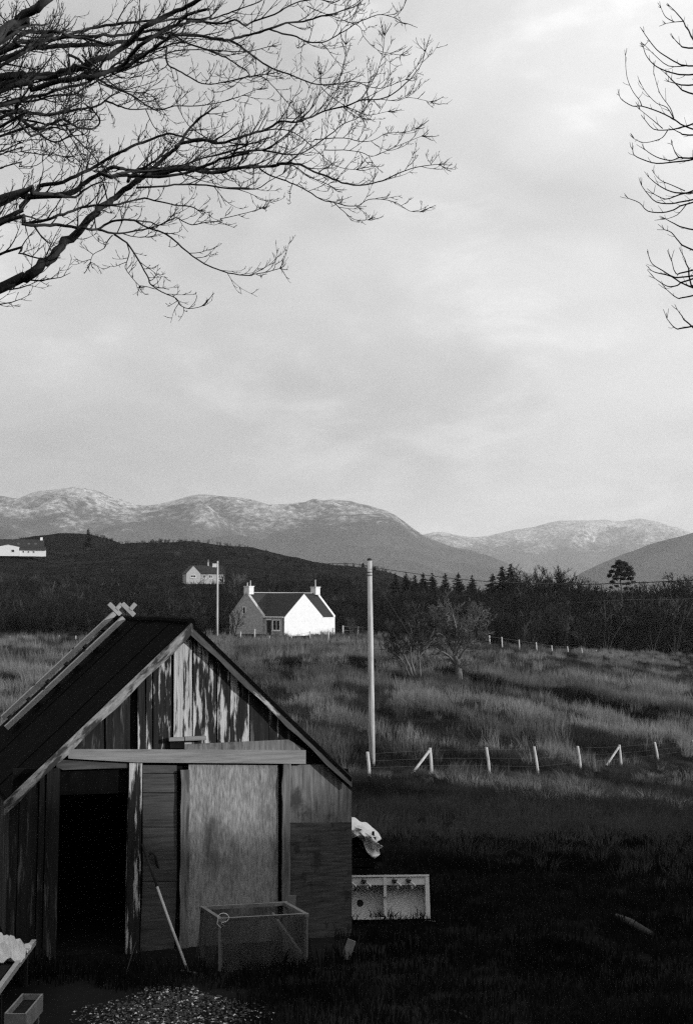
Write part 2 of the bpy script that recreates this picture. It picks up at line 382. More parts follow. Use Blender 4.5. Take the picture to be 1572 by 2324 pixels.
# ------------------------------------------------------------------ mountains
def mountain(name, D0, sky_pts, snow_z, front, back, seed, label, amp=.085, step=50):
    pxs = np.array([p[0] for p in sky_pts], float); pys = np.array([p[1] for p in sky_pts], float)
    xs = np.arange((pxs[0]-CX)/F*D0, (pxs[-1]-CX)/F*D0, step)
    hs = np.interp(xs*F/D0+CX, pxs, (HZ-pys)/F*D0 + CAMZ)
    k = np.array([.25,.5,.25])
    hs = np.convolve(np.pad(hs, 1, 'edge'), k, 'valid')
    rows = np.concatenate([np.linspace(-front, 0, 46), np.linspace(0, back, 10)[1:]])
    vs = []; 
    for r in rows:
        t = -r/front if r <= 0 else r/back
        prof = (1-t)**1.25 if r <= 0 else (1-t**1.6)
        for x, h in zip(xs, hs):
            q = Vector((x/900+seed, (D0+r)/900, seed*.7))
            rid = 1-abs(mnoise.noise(q*1.3))*2
            fn = mnoise.fractal(q*3.1, 1.0, 2.0, 5)
            env = (min(1, t*3.5+.10))*(1-t) if r <= 0 else .1
            hh = h*prof + h*(rid*1.6*amp*3 - amp*2.2)*env + h*fn*amp*1.4*env + fn*h*.018*(1 if t < .05 else .5)
            vs.append((x, D0+r, max(hh, -25)))
    nx = len(xs); ny = len(rows)
    fs = [(j*nx+i, j*nx+i+1, (j+1)*nx+i+1, (j+1)*nx+i) for j in range(ny-1) for i in range(nx-1)]
    me = bpy.data.meshes.new(name); me.from_pydata(vs, [], fs); me.materials.append(mountain_mat(snow_z))
    me.polygons.foreach_set('use_smooth', [True]*len(me.polygons)); me.update()
    o = bpy.data.objects.new(name, me); COL.objects.link(o); tag(o, label, kind='structure')
mountain('mountain', 8000, [(-900,1240),(-400,1190),(-120,1175),(12,1150),(60,1120),(130,1108),(215,1107),(260,1126),(320,1142),(370,1136),(440,1129),(500,1131),(545,1132),(590,1138),(622,1150),(660,1143),(690,1138),(735,1132),(800,1140),(845,1150),(872,1160),(890,1166),(915,1183),(950,1209),(1000,1230),(1080,1260),(1140,1290),(1240,1330),(1330,1365)],
         495, 3300, 1400, 2.3, 'long mountain with snow on its tops behind the hill')
mountain('mountain', 13500, [(760,1260),(860,1240),(960,1213),(990,1208),(1020,1213),(1060,1222),(1100,1216),(1160,1202),(1250,1190),(1300,1184),(1350,1179),(1390,1178),(1420,1183),(1450,1179),(1475,1180),(1520,1191),(1562,1212),(1700,1260),(1900,1300),(2300,1340)],
         550, 3600, 1000, 5.1, 'pale snowy mountain across the gap in the hills', step=85)
mountain('mountain', 6000, [(1255,1345),(1300,1312),(1330,1296),(1370,1276),(1400,1264),(1440,1250),(1480,1236),(1530,1223),(1562,1214),(1650,1190),(1800,1170),(2100,1160),(2600,1190)],
         620, 1900, 1000, 8.8, 'bare dark mountain shoulder without snow sloping down to the pine')

# ------------------------------------------------------------------ scattering with geometry nodes (only for what nobody could count)
def scatter(name, protos, pts, rots, scl, which, label, parent=None):
    me = bpy.data.meshes.new(name); me.from_pydata([tuple(p) for p in pts], [], [])
    n = len(pts)
    a = me.attributes.new('rot', 'FLOAT_VECTOR', 'POINT'); a.data.foreach_set('vector', np.asarray(rots, np.float32).ravel())
    a = me.attributes.new('scl', 'FLOAT_VECTOR', 'POINT'); a.data.foreach_set('vector', np.asarray(scl, np.float32).ravel())
    a = me.attributes.new('which', 'INT', 'POINT'); a.data.foreach_set('value', np.asarray(which, np.int32))
    o = bpy.data.objects.new(name, me); COL.objects.link(o)
    ng = bpy.data.node_groups.new(name + '_scatter', 'GeometryNodeTree')
    ng.interface.new_socket('Geometry', in_out='INPUT', socket_type='NodeSocketGeometry'); ng.interface.new_socket('Geometry', in_out='OUTPUT', socket_type='NodeSocketGeometry')
    gi = N(ng, 'NodeGroupInput'); go = N(ng, 'NodeGroupOutput'); jn = N(ng, 'GeometryNodeJoinGeometry')
    def attr(nm, typ):
        q = N(ng, 'GeometryNodeInputNamedAttribute', data_type=typ); q.inputs['Name'].default_value = nm; return q.outputs[0]
    ar, as_, aw = attr('rot', 'FLOAT_VECTOR'), attr('scl', 'FLOAT_VECTOR'), attr('which', 'INT')
    for i, pr in enumerate(protos):
        oi = N(ng, 'GeometryNodeObjectInfo'); oi.inputs['Object'].default_value = pr
        cp = N(ng, 'FunctionNodeCompare', data_type='INT', operation='EQUAL'); ng.links.new(aw, cp.inputs[2]); cp.inputs[3].default_value = i
        ip = N(ng, 'GeometryNodeInstanceOnPoints'); ng.links.new(gi.outputs[0], ip.inputs['Points']); ng.links.new(cp.outputs[0], ip.inputs['Selection'])
        ng.links.new(oi.outputs['Geometry'], ip.inputs['Instance']); ng.links.new(ar, ip.inputs['Rotation']); ng.links.new(as_, ip.inputs['Scale'])
        ng.links.new(ip.outputs[0], jn.inputs[0])
    ng.links.new(jn.outputs[0], go.inputs[0])
    md = o.modifiers.new('scatter', 'NODES'); md.node_group = ng
    tag(o, label, kind='stuff')
    return o
def proto(name, mb, m, smooth=False):
    return bpy.data.objects.new(name, mb.mesh(name, m, smooth=smooth))

def tussock(seed, n, rad, h0, h1, w, lean=(.12, 0), droop=.5):
    r = random.Random(seed); mb = MB()
    for _ in range(n):
        a = r.uniform(0, 6.283); q = rad*math.sqrt(r.random()); bx, by = q*math.cos(a), q*math.sin(a)
        h = r.uniform(h0, h1)*(1-.35*q/rad); az = a + r.uniform(-.9, .9)
        ln = r.uniform(.1, droop)*h; dx, dy = math.cos(az)*ln + lean[0]*h, math.sin(az)*ln + lean[1]*h
        yw = r.uniform(0, 3.14); wx, wy = math.cos(yw)*w/2, math.sin(yw)*w/2
        mx, my = bx+dx*.35, by+dy*.35
        mb.add([(bx-wx,by-wy,-.05),(bx+wx,by+wy,-.05),(mx+wx*.8,my+wy*.8,h*.6),(mx-wx*.8,my-wy*.8,h*.6),(bx+dx,by+dy,h*r.uniform(.86,1.0))],
               [(0,1,2,3),(3,2,4)])
    return mb
HOUSE_O = P(560, 1440, 181)
def rnd_wedge(n, y0, y1, k=.28, pad=2.5):
    u = NPR.rand(n); y = np.sqrt(y0*y0 + u*(y1*y1-y0*y0)); x = (NPR.rand(n)*2-1)*(k*y+pad); return x, y
def scat_pts(x, y, smin, smax, tilt=.12, zs=(1, 1)):
    n = len(x); z = zg(x, y)
    pts = np.stack([x, y, z], -1)
    rots = np.stack([NPR.uniform(-tilt, tilt, n), NPR.uniform(-tilt, tilt, n), NPR.uniform(0, 6.283, n)], -1)
    s = NPR.uniform(smin, smax, n); zf = NPR.uniform(zs[0], zs[1], n)
    return pts, rots, np.stack([s, s, s*zf], -1)

def field_edge(x):       # depth of the near boundary fence as a function of x
    return np.interp(x, [-40, .8, 3.1, 8, 11.5, 16.2, 40], [50, 52.5, 54, 60, 66, 74, 110])
def far_edge(x):
    return np.interp(x, [-60, -13, -11, 0, 8, 16, 26, 40, 60, 90], [172, 172, 168, 172, 176, 178, 192, 214, 245, 280])

# field grass: pale tall tussocks in clumps over shorter, darker grass
gp = [proto('grass_tussock_%d' % i, tussock(50+i, 40, .34, .40, .95, .016, (.18, .05), .45), M['grass_pale']) for i in range(3)]
gp += [proto('short_tussock_%d' % i, tussock(60+i, 46, .45, .16, .42, .018, (.08, 0), .7), M['grass_field']) for i in range(2)]
x1, y1 = rnd_wedge(24000, 51, 115); x2, y2 = rnd_wedge(32000, 110, 270)
x = np.concatenate([x1, x2]); y = np.concatenate([y1, y2])
dd = np.abs(y - np.interp(x, DX, DY))
keep = (y > field_edge(x)+.4) & (y < far_edge(x)+3) & ~((dd < 2.0) & (x > 7))
x, y = x[keep], y[keep]
pts, rots, scl = scat_pts(x, y, .6, 1.5, .15, (.7, 1.35))
nzv = np.array([mnoise.fractal(Vector((a*.34, b*.15, 2.0)), .8, 2.1, 4) + .45*mnoise.noise(Vector((a*.05, b*.022, 7.0))) for a, b in zip(x, y)])
tall = nzv + NPR.normal(0, .20, len(x)) > .10
which = np.where(tall, NPR.randint(0, 3, len(x)), 3 + NPR.randint(0, 2, len(x)))
scl[y > 115] *= 1.2
scl *= np.interp(y, [140, 175], [1.0, .62])[:, None]
scl[y < field_edge(x)+4] *= .75
scatter('field_grass', gp, pts, rots, scl, which, 'long dry tussocky grass blowing across the sunlit field')

# rushes along the ditch and dark bands
rp = [proto('rush_clump_%d' % i, tussock(80+i, 60, .4, .5, .95, .02, (.05, 0), .35), M['rush']) for i in range(2)]
n = 2600; xr = NPR.uniform(7, 40, n); yr = np.interp(xr, DX, DY) + NPR.normal(0, .8, n) + np.where(xr > 16, NPR.uniform(-3.5, 0, n), 0)
xb = NPR.uniform(-7, 8.5, 700); yb = 112 + NPR.normal(0, 1.6, 700)
xr = np.concatenate([xr, xb]); yr = np.concatenate([yr, yb])
pts, rots, scl = scat_pts(xr, yr, .7, 1.2, .12)
scatter('ditch_rushes', rp, pts, rots, scl, NPR.randint(0, 2, len(xr)), 'dark rushes growing along the field ditch')

# rank grass and herbage on the bank between the yard and the fence
bp = [proto('bank_tuft_%d' % i, tussock(90+i, 50, .32, .22, .62, .014, (.10, 0), .9), M['grass_rank']) for i in range(3)]
bp += [proto('bank_wisp_%d' % i, tussock(96+i, 44, .34, .30, .75, .016, (.25, 0), 1.0), M['grass_pale']) for i in range(2)]
x, y = rnd_wedge(13500, 19, 76)
e = field_edge(x)
keep = (y < e+1.5) & (NPR.rand(len(x)) < sst(19, 27, y)*.85+.15) & ~((x < .6) & (y < 22))
x, y = x[keep], y[keep]
pts, rots, scl = scat_pts(x, y, .7, 1.35, .2, (.7, 1.3))
scl *= (np.interp(y, [19, 28, 40, 60], [.4, .65, .85, .75])*np.where(np.abs(y-field_edge(x)) < 3.5, .62, 1.0))[:, None]
wis = (NPR.rand(len(x)) < .01 + .32*sst(.0, .45, np.array([mnoise.noise(Vector((a*.22, b*.16, 4))) for a, b in zip(x, y)]))*sst(36, 46, y))
scatter('bank_grass', bp, pts, rots, scl, np.where(wis & (y > 30), 3 + NPR.randint(0, 2, len(x)), NPR.randint(0, 3, len(x))), 'rank grass and dead stems on the bank below the fence')

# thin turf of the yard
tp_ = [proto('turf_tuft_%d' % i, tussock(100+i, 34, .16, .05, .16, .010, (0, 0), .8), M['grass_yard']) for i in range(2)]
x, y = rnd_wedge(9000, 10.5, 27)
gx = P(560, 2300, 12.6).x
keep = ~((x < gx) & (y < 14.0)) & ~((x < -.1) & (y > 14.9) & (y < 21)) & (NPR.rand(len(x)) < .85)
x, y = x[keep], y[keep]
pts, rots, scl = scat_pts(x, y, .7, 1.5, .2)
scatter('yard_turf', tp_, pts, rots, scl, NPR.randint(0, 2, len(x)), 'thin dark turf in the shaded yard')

# gravel
def gravel():
    mb = MB(); r = random.Random(5)
    for _ in range(5200):
        d = r.uniform(11.9, 14.1); px = r.gauss(400, 130)
        lim = 230*min(1.0, max(0.25, (14.2-d)/1.0))
        if abs(px-395) > lim or px < 140: continue
        if r.random() < .25*abs(px-395)/230: continue
        p = P(px, 1400, d); z = zg1(p.x, d); s = r.uniform(.006, .019)
        c = Vector((p.x, d, z+s*.35)); q = Matrix.Rotation(r.uniform(0, 6.28), 3, 'Z') @ Matrix.Rotation(r.uniform(-.5, .5), 3, 'X')
        vs = []
        for dx, dy, dz in ((1,0,0),(.4,.8,.1),(-.6,.7,0),(-1,-.1,0),(-.3,-.8,.1),(.6,-.7,0)):
            vs.append(c + q @ Vector((dx*s*r.uniform(.8,1.3), dy*s*r.uniform(.7,1.1), dz*s)))
        vs.append(c + q @ Vector((r.uniform(-.2,.2)*s, 0, .62*s))); vs.append(c + q @ Vector((0, 0, -.6*s)))
        mb.add(vs, [(k, (k+1) % 6, 6) for k in range(6)] + [((k+1) % 6, k, 7) for k in range(6)])
    o = mb.build('gravel', M['gravel']); tag(o, 'pale loose gravel spread on the yard before the shed', kind='stuff')
gravel()

# ------------------------------------------------------------------ branches
def wander(r, p, d, Ln, segs, wob, up):
    pts = [Vector(p)]; d = Vector(d).normalized(); s = Ln/segs
    for i in range(segs):
        d = d + Vector((r.gauss(0, wob), r.gauss(0, wob), r.gauss(0, wob) + up*(i+1)/segs)); d.normalize()
        pts.append(pts[-1] + d*s)
    return pts
def twigs(mb, r, pts, rad, lev, spacing, ln, rmin, up=.12, ang=(.5, 1.1), start=.1, flat=1.0, decay=.5, away=None):
    """grow side branches from a polyline; pts world points, rad radii"""
    cum = [0]
    for i in range(1, len(pts)): cum.append(cum[-1] + (pts[i]-pts[i-1]).length)
    T = cum[-1]
    if T < 1e-4: return
    s = T*start + r.uniform(0, spacing)
    while s < T:
        i = max(k for k in range(len(cum)) if cum[k] <= s); i = min(i, len(pts)-2)
        f = (s-cum[i])/max(1e-6, cum[i+1]-cum[i]); p = pts[i].lerp(pts[i+1], f); rr = rad[i]*(1-f)+rad[i+1]*f
        t = (pts[i+1]-pts[i]).normalized()
        sd = Vector((r.gauss(0, 1), r.gauss(0, 1)*flat, r.gauss(0, 1)+.35)); sd = sd - t*sd.dot(t)
        if sd.length > 1e-3:
            sd.normalize(); a = r.uniform(*ang); d = t*math.cos(a) + sd*math.sin(a)
            Ln = ln*r.uniform(.45, 1.25)*(1-.48*s/T)
            sg = 3 if lev <= 0 else 5
            q = wander(r, p, d, Ln, sg, .11, up)
            r0 = max(rmin, min(rr*.65, Ln*.022)); rl = [max(rmin*.55, r0*(1-.8*k/sg)) for k in range(sg+1)]
            mb.tube(q, rl, 4 if lev > 0 else 3, False)
            if lev > 0: twigs(mb, r, q, rl, lev-1, spacing*.62, Ln*decay, rmin, up, ang, .15, flat, decay)
        s += spacing*r.uniform(.5, 1.6)

def smooth_line(pts, sub=3):
    out_ = []; n = len(pts)
    for i in range(n-1):
        p0, p1, p2, p3 = pts[max(i-1,0)], pts[i], pts[i+1], pts[min(i+2,n-1)]
        for k in range(sub):
            t = k/sub; t2 = t*t; t3 = t2*t
            out_.append(.5*((2*p1) + (p2-p0)*t + (2*p0-5*p1+4*p2-p3)*t2 + (3*p1-p0-3*p2+p3)*t3))
    out_.append(pts[-1].copy()); return out_

def A(l): return [(x*.36, y*.36) for x, y in l]           # left detail view
def B(l): return [(440.2+x*.4, y*.4) for x, y in l]       # middle detail view
def C(l): return [(1320.5+x*.338, y*.338) for x, y in l]  # right detail view
# (points, width at start, width at end, depth at start, depth at end, attach to trunk?)
LIMBS = [
 (A([(35,1800),(150,1760),(250,1690),(330,1620),(420,1530),(520,1430),(600,1340),(680,1280),(760,1220),(850,1150),(920,1100),(960,1060),(1040,990),(1110,930),(1150,880),(1200,800),(1260,740),(1330,690)]), 26, 4, 12.0, 13.0, 1),
 (A([(850,1145),(920,1105),(1050,1080),(1200,1060),(1290,1085),(1400,1080),(1480,1060),(1572,1050)]) + B([(120,970),(200,955),(290,945),(360,945),(450,940),(520,925),(600,935),(680,970),(760,1000),(840,1035),(940,1050),(1040,1030),(1120,1000),(1200,965),(1300,940),(1390,930)])[3:], 12, 1.6, 12.5, 13.6, 0),
 (A([(35,1235),(150,1240),(300,1235),(420,1225),(520,1170),(600,1110),(700,1060),(750,1055),(830,1080),(900,1060),(980,1010),(1040,950)]), 17, 4, 12.6, 12.2, 1),
 (A([(640,1100),(700,1115),(800,1105),(900,1110),(1050,1110),(1180,1085),(1300,1040),(1430,990),(1572,960)]) + B([(100,890),(220,870),(330,850),(400,850),(480,800),(550,740),(585,690)])[1:], 9, 3, 12.3, 12.0, 0),
 (A([(35,1370),(130,1300),(220,1200),(270,1165),(400,1140),(520,1090),(600,1050),(700,985),(800,940),(900,895),(1000,860),(1060,840),(1150,860),(1240,890),(1300,880)]), 12, 4, 13.0, 13.4, 1),
 (A([(1110,920),(1150,895),(1300,880),(1360,895)]) + B([(60,795),(150,810),(230,790),(320,760),(420,730),(490,685),(580,690),(670,660),(740,625),(860,600),(950,565),(1050,560),(1130,530),(1200,470),(1240,430),(1290,360),(1310,290)]), 9, 1.6, 12.6, 13.2, 0),
 (A([(35,1390),(150,1405),(250,1395),(340,1370),(430,1340),(520,1305),(620,1290),(720,1290),(820,1270),(910,1245),(1000,1270),(1100,1290),(1200,1300),(1240,1320)]), 8, 2.5, 11.8, 12.2, 1),
 (A([(35,1395),(150,1415),(280,1420),(380,1415),(480,1430),(560,1445),(620,1445),(680,1400),(760,1385),(850,1390),(930,1435),(1040,1470),(1150,1560),(1250,1640),(1380,1700),(1470,1725),(1572,1735)]) + B([(180,1545),(260,1555),(340,1555),(420,1540),(490,1520)])[2:], 8, 1.5, 11.5, 11.9, 1),
 (A([(620,1450),(720,1470),(820,1460),(930,1440)]), 5, 3.5, 11.6, 11.7, 0),
 (A([(720,1475),(800,1530),(860,1620),(930,1740),(950,1790),(1020,1840),(1110,1880),(1130,1920),(1190,1945),(1270,1930)]), 4.5, 1.4, 11.6, 11.3, 0),
 (A([(800,1530),(815,1590),(800,1650),(790,1690),(840,1760),(880,1800)]), 2.6, 1.2, 11.6, 11.5, 0),
 (A([(710,1480),(670,1530),(655,1565),(590,1600),(570,1650)]), 2.8, 1.2, 11.6, 11.7, 0),
 (A([(850,1390),(950,1400),(1000,1420),(1060,1390),(1110,1370),(1150,1390),(1210,1415),(1300,1400),(1400,1390)]) + B([(0,1270),(80,1265),(150,1240),(220,1225),(300,1205),(390,1180)])[2:], 3.5, 1.4, 11.7, 12.1, 0),
 (A([(35,480),(150,480),(300,470),(430,440),(550,400),(680,350),(780,290),(860,220),(940,150),(1050,100),(1150,50),(1250,0),(1350,-60)]), 20, 9, 13.0, 12.4, 1),
 (A([(35,360),(100,330),(200,300),(260,290),(400,290),(520,280),(650,280),(800,260),(950,230),(1060,240),(1150,215),(1300,230),(1400,245)]) + B([(180,225),(260,210),(340,190),(430,160),(520,130),(620,120),(700,95),(770,80),(840,60),(920,30)]), 15, 3, 13.5, 13.8, 1),
 (A([(35,330),(90,260),(150,210),(220,195),(320,195),(390,200),(450,230),(560,245),(650,270)]), 11, 6, 12.2, 12.6, 1),
 (A([(-60,260),(35,190),(100,130),(180,80),(260,30),(340,-40)]), 26, 16, 11.6, 11.8, 1),
 (A([(35,660),(100,680),(200,710),(330,720),(450,695),(550,680),(640,650),(700,600)]), 10, 4, 12.9, 13.0, 1),
 (A([(35,730),(120,740),(200,800),(250,810),(330,775),(400,750),(470,790),(550,810),(620,790),(625,740),(590,700)]), 9, 3, 11.9, 11.6, 1),
 (A([(60,640),(150,615),(250,600),(350,570),(450,545),(550,520),(650,460),(750,390),(850,350),(950,320),(1040,290),(1140,260)]), 9, 4, 13.2, 13.4, 1),
 (A([(35,560),(150,510),(300,480),(400,470)]), 10, 6, 12.4, 12.8, 1),
 (A([(430,340),(520,390),(570,450),(640,510),(740,560),(840,600),(920,660),(1000,690),(1100,665),(1250,665),(1400,640),(1500,610),(1620,560)]), 7, 1.5, 13.0, 13.6, 0),
 (A([(1080,200),(1160,260),(1300,310),(1400,350),(1470,390),(1572,470)]) + B([(170,465),(250,445),(340,430),(400,440),(460,500),(530,580),(600,660)]), 5, 1.6, 13.4, 13.9, 0),
 (A([(770,400),(900,390),(1000,360),(1100,320),(1250,310),(1400,320),(1572,320),(1700,290)]), 4, 2, 12.9, 13.3, 0),
 (A([(1050,300),(1050,390),(1100,430),(1170,470),(1250,515),(1330,530),(1430,510),(1572,480),(1680,465)]), 5, 2, 12.7, 12.4, 0),
 (A([(660,630),(740,665),(820,685),(950,685)]), 5, 3, 12.8, 13.2, 0),
 (A([(920,690),(960,780),(1000,830),(1040,880),(1100,940)]), 2.6, 1.3, 13.2, 13.0, 0),
 (B([(430,165),(500,185),(580,205),(650,235),(720,240),(780,215),(860,170),(930,125),(1000,95),(1060,80),(1130,95),(1180,125)]), 5, 1.6, 13.8, 13.2, 0),
 (B([(200,222),(290,280),(370,340),(440,385),(540,420),(640,460),(720,480),(820,470),(910,460),(980,485),(1050,500),(1120,480),(1200,450)]), 5.5, 1.6, 13.7, 14.2, 0),
 (B([(600,685),(650,630),(690,580),(715,500),(720,420)]), 3.4, 1.3, 12.9, 12.6, 0),
 (B([(740,625),(800,530),(830,430),(855,340),(860,250)]), 3, 1.2, 13.0, 13.4, 0),
 (B([(950,560),(1000,480),(1040,400),(1070,300),(1080,200)]), 2.6, 1.1, 13.1, 13.3, 0),
 (B([(390,850),(500,870),(600,870),(680,825),(760,770),(850,700),(940,660),(990,580)]), 4.2, 1.5, 12.2, 12.6, 0),
 (B([(370,950),(420,990),(500,1015),(570,1045),(640,1080),(720,1130),(790,1145),(860,1165),(930,1165),(990,1130),(1080,1130),(1150,1150),(1220,1195),(1280,1200)]), 4, 1.3, 13.1, 12.7, 0),
 (B([(790,1145),(850,1200),(910,1245),(985,1245)]), 2, 1.1, 12.9, 12.8, 0),
 (A([(860,1180),(1000,1175),(1150,1160),(1300,1165),(1450,1190),(1572,1180)]) + B([(200,1065),(350,1070),(420,1030),(500,985)]), 5, 2, 12.2, 12.8, 0),
 (B([(400,740),(500,730),(600,770),(680,840),(750,900),(830,950),(920,960)]), 3, 1.2, 12.8, 12.3, 0),
 (B([(860,600),(950,640),(1000,650),(1100,630)]), 2, 1.1, 13.0, 13.1, 0),
 (B([(1050,560),(1150,570),(1220,550),(1340,575)]), 1.8, 1.0, 13.1, 13.0, 0),
 (B([(720,490),(780,550),(860,600),(930,650)]), 2.4, 1.2, 14.0, 13.8, 0),
 (B([(640,30),(740,75),(800,95),(870,120),(940,150),(960,200),(1000,250),(1060,290),(1170,310)]), 2.4, 1.1, 13.5, 13.2, 0),
 (B([(680,790),(850,780),(930,800),(1010,795),(1100,750),(1190,750),(1260,730)]), 2.4, 1.1, 12.5, 12.8, 0),
 (B([(740,850),(850,850),(940,860),(1010,885),(1100,850),(1170,820),(1290,770)]), 2.2, 1.1, 12.6, 12.9, 0),
 (A([(35,1590),(120,1595),(200,1615),(300,1640)]), 6, 3, 12.3, 12.0, 1),
 (A([(35,960),(130,955),(250,970),(350,975),(450,985),(540,930)]), 3, 1.4, 12.2, 12.4, 1),
 (A([(35,1045),(120,1050),(230,1040),(300,985)]), 3, 1.4, 12.7, 12.5, 1),
 (A([(410,790),(480,870),(560,950),(640,1040),(700,1100)]), 3.5, 2, 11.7, 12.4, 0),
 (A([(35,940),(110,890),(200,880),(300,880)]), 3, 1.6, 12.5, 12.8, 1),
 (A([(390,760),(420,660),(450,560),(440,440),(430,330)]), 4, 2.2, 11.8, 12.6, 0),
]
def big_tree():
    r = random.Random(21)
    tx, ty = -6.2, 12.4
    t = thing('bare_tree', 'big bare tree spreading its boughs over the shed and yard', 'tree', (tx, ty, zg1(tx, ty)))
    tr = MB(); tp = [Vector((tx, ty, -.3)), Vector((tx, ty, .4)), Vector((tx+.08, ty, 2.2)), Vector((tx-.05, ty+.1, 4.5)), Vector((tx+.1, ty, 7)), Vector((tx+.3, ty-.1, 9.5)), Vector((tx+.3, ty, 12))]
    trs = smooth_line(tp, 4); n = len(trs)
    tr.tube(trs, [.42*(1-.72*i/n)+.10*max(0, 1-i/3) for i in range(n)], 14)
    tr.build('trunk', M['bark'], t, True)
    tw = MB(); extra = []
    for (pl, w0, w1, d0, d1, att) in LIMBS:
        if pl[0][0] < 330 and pl[0][1] < 480 and len(pl) > 4:
            for _ in range(2 if pl[0][1] < 330 else 1):
                ox, oy, tl = r.uniform(-30, 40), r.uniform(-38, 30), r.uniform(-.12, .12)
                if pl[0][1] > 400: oy = -abs(oy)
                extra.append(([(x+ox+r.gauss(0,5), y+oy+tl*(x-pl[0][0])+r.gauss(0,5)) for x, y in pl[:int(len(pl)*r.uniform(.55,.95))]], w0*.72, max(1.6, w1*.7), d0+r.choice((-1,1))*r.uniform(.5,1.2), d1+r.uniform(-.8,.8), att))
    for (pl, w0, w1, d0, d1, att) in LIMBS + extra:
        m = len(pl); pts = [P(px, py, d0+(d1-d0)*i/(m-1)+.10*math.sin(i*1.7+d0*9)) for i, (px, py) in enumerate(pl)]
        rr = [(w0+(w1-w0)*(i/(m-1))**.8)/2*12.4/F for i in range(m)]
        if att:
            p0 = pts[0]; q = Vector((tx+.1, ty, max(2.4, p0.z-(p0.x-tx)*.32))); mid = p0.lerp(q, .5); mid.z -= .12
            pts = [q, mid] + pts; rr = [rr[0]*1.25, rr[0]*1.12] + rr
        pts = smooth_line(pts, 3)
        rr = list(np.interp(np.linspace(0, len(rr)-1, len(pts)), range(len(rr)), rr))
        rr = [q*r.uniform(.93, 1.09) for q in rr]
        pts = [p + Vector((r.gauss(0,1), r.gauss(0,1), r.gauss(0,1)))*min(.012, .3*q) for p, q in zip(pts, rr)]
        lb = MB(); lb.tube(pts, rr, 8 if w0 > 6 else 6); lb.build('limb', M['bark'], t, True)
        st = .12 if not att else .30
        thin = w0 < 5
        twigs(tw, r, pts, rr, 2, .125 if not thin else .10, .52 if not thin else .36, .0034, up=.17, start=st, ang=(.35, .95), decay=.52)
        # spray of twigs at the tip
        for _ in range(4):
            d = (pts[-1]-pts[-3]).normalized() + Vector((r.gauss(0,.35), r.gauss(0,.35), r.gauss(.12,.35)))
            q = wander(r, pts[-1], d, r.uniform(.06, .18), 4, .14, .15); tw.tube(q, [.0048,.0042,.0038,.0032,.0026], 3, False)
            twigs(tw, r, q, [.004]*5, 0, .06, .10, .0026, up=.2)
    o = tw.build('twigs', M['twig'], t); tag(o, kind='stuff')
big_tree()

RL = [
 [(715,200),(680,140),(630,80),(590,40)], [(680,140),(620,145),(560,155)], [(620,145),(560,110),(530,50)],
 [(715,440),(640,420),(570,380),(500,330),(430,240),(415,215)], [(690,440),(580,440),(490,370),(420,300)], [(715,500),(620,490),(540,465),(480,430),(430,370),(410,310)],
 [(715,855),(620,800),(520,750),(400,710),(340,710),(270,670),(250,640)], [(400,710),(385,670),(340,610),(300,510),(290,370)], [(615,795),(570,720),(500,690),(430,620),(400,570)], [(615,790),(590,720),(520,620),(480,480)],
 [(715,840),(640,860),(575,870),(480,865),(420,800)], [(575,870),(540,920),(480,945),(410,955),(350,930)], [(540,860),(470,800),(390,735)],
 [(715,1075),(620,1085),(500,1095),(410,1070),(350,1040),(340,1005)], [(715,1060),(655,1055),(600,1075),(520,1060),(460,1030),(420,1000)],
 [(715,1365),(620,1405),(540,1425),(440,1415),(385,1360),(310,1330)], [(715,1345),(600,1365),(500,1355),(440,1300),(400,1245)], [(715,1295),(600,1285),(510,1240),(450,1190)], [(715,1290),(640,1310),(560,1335),(480,1300)], [(690,1280),(600,1240),(530,1210),(485,1165)],
 [(715,1535),(620,1500),(555,1465)], [(700,1370),(640,1440),(560,1470)], [(715,1665),(650,1620),(600,1560),(550,1540)],
 [(715,1855),(620,1860),(540,1815),(470,1770),(445,1710)], [(715,1920),(600,1855),(500,1830),(465,1815)], [(715,1880),(640,1915),(570,1920),(490,1870)], [(715,1990),(640,2000),(570,1945)], [(715,2195),(630,2205),(570,2140)],
 [(715,620),(650,580),(600,530),(570,500)], [(715,570),(640,560),(580,545)], [(715,320),(660,300),(620,260)], [(715,905),(660,890),(620,870)], [(715,1060),(640,1045),(605,970)], [(715,2170),(670,2120),(640,2080)], [(715,1800),(690,1740),(665,1690)], [(715,1820),(630,1835),(600,1740)],
]
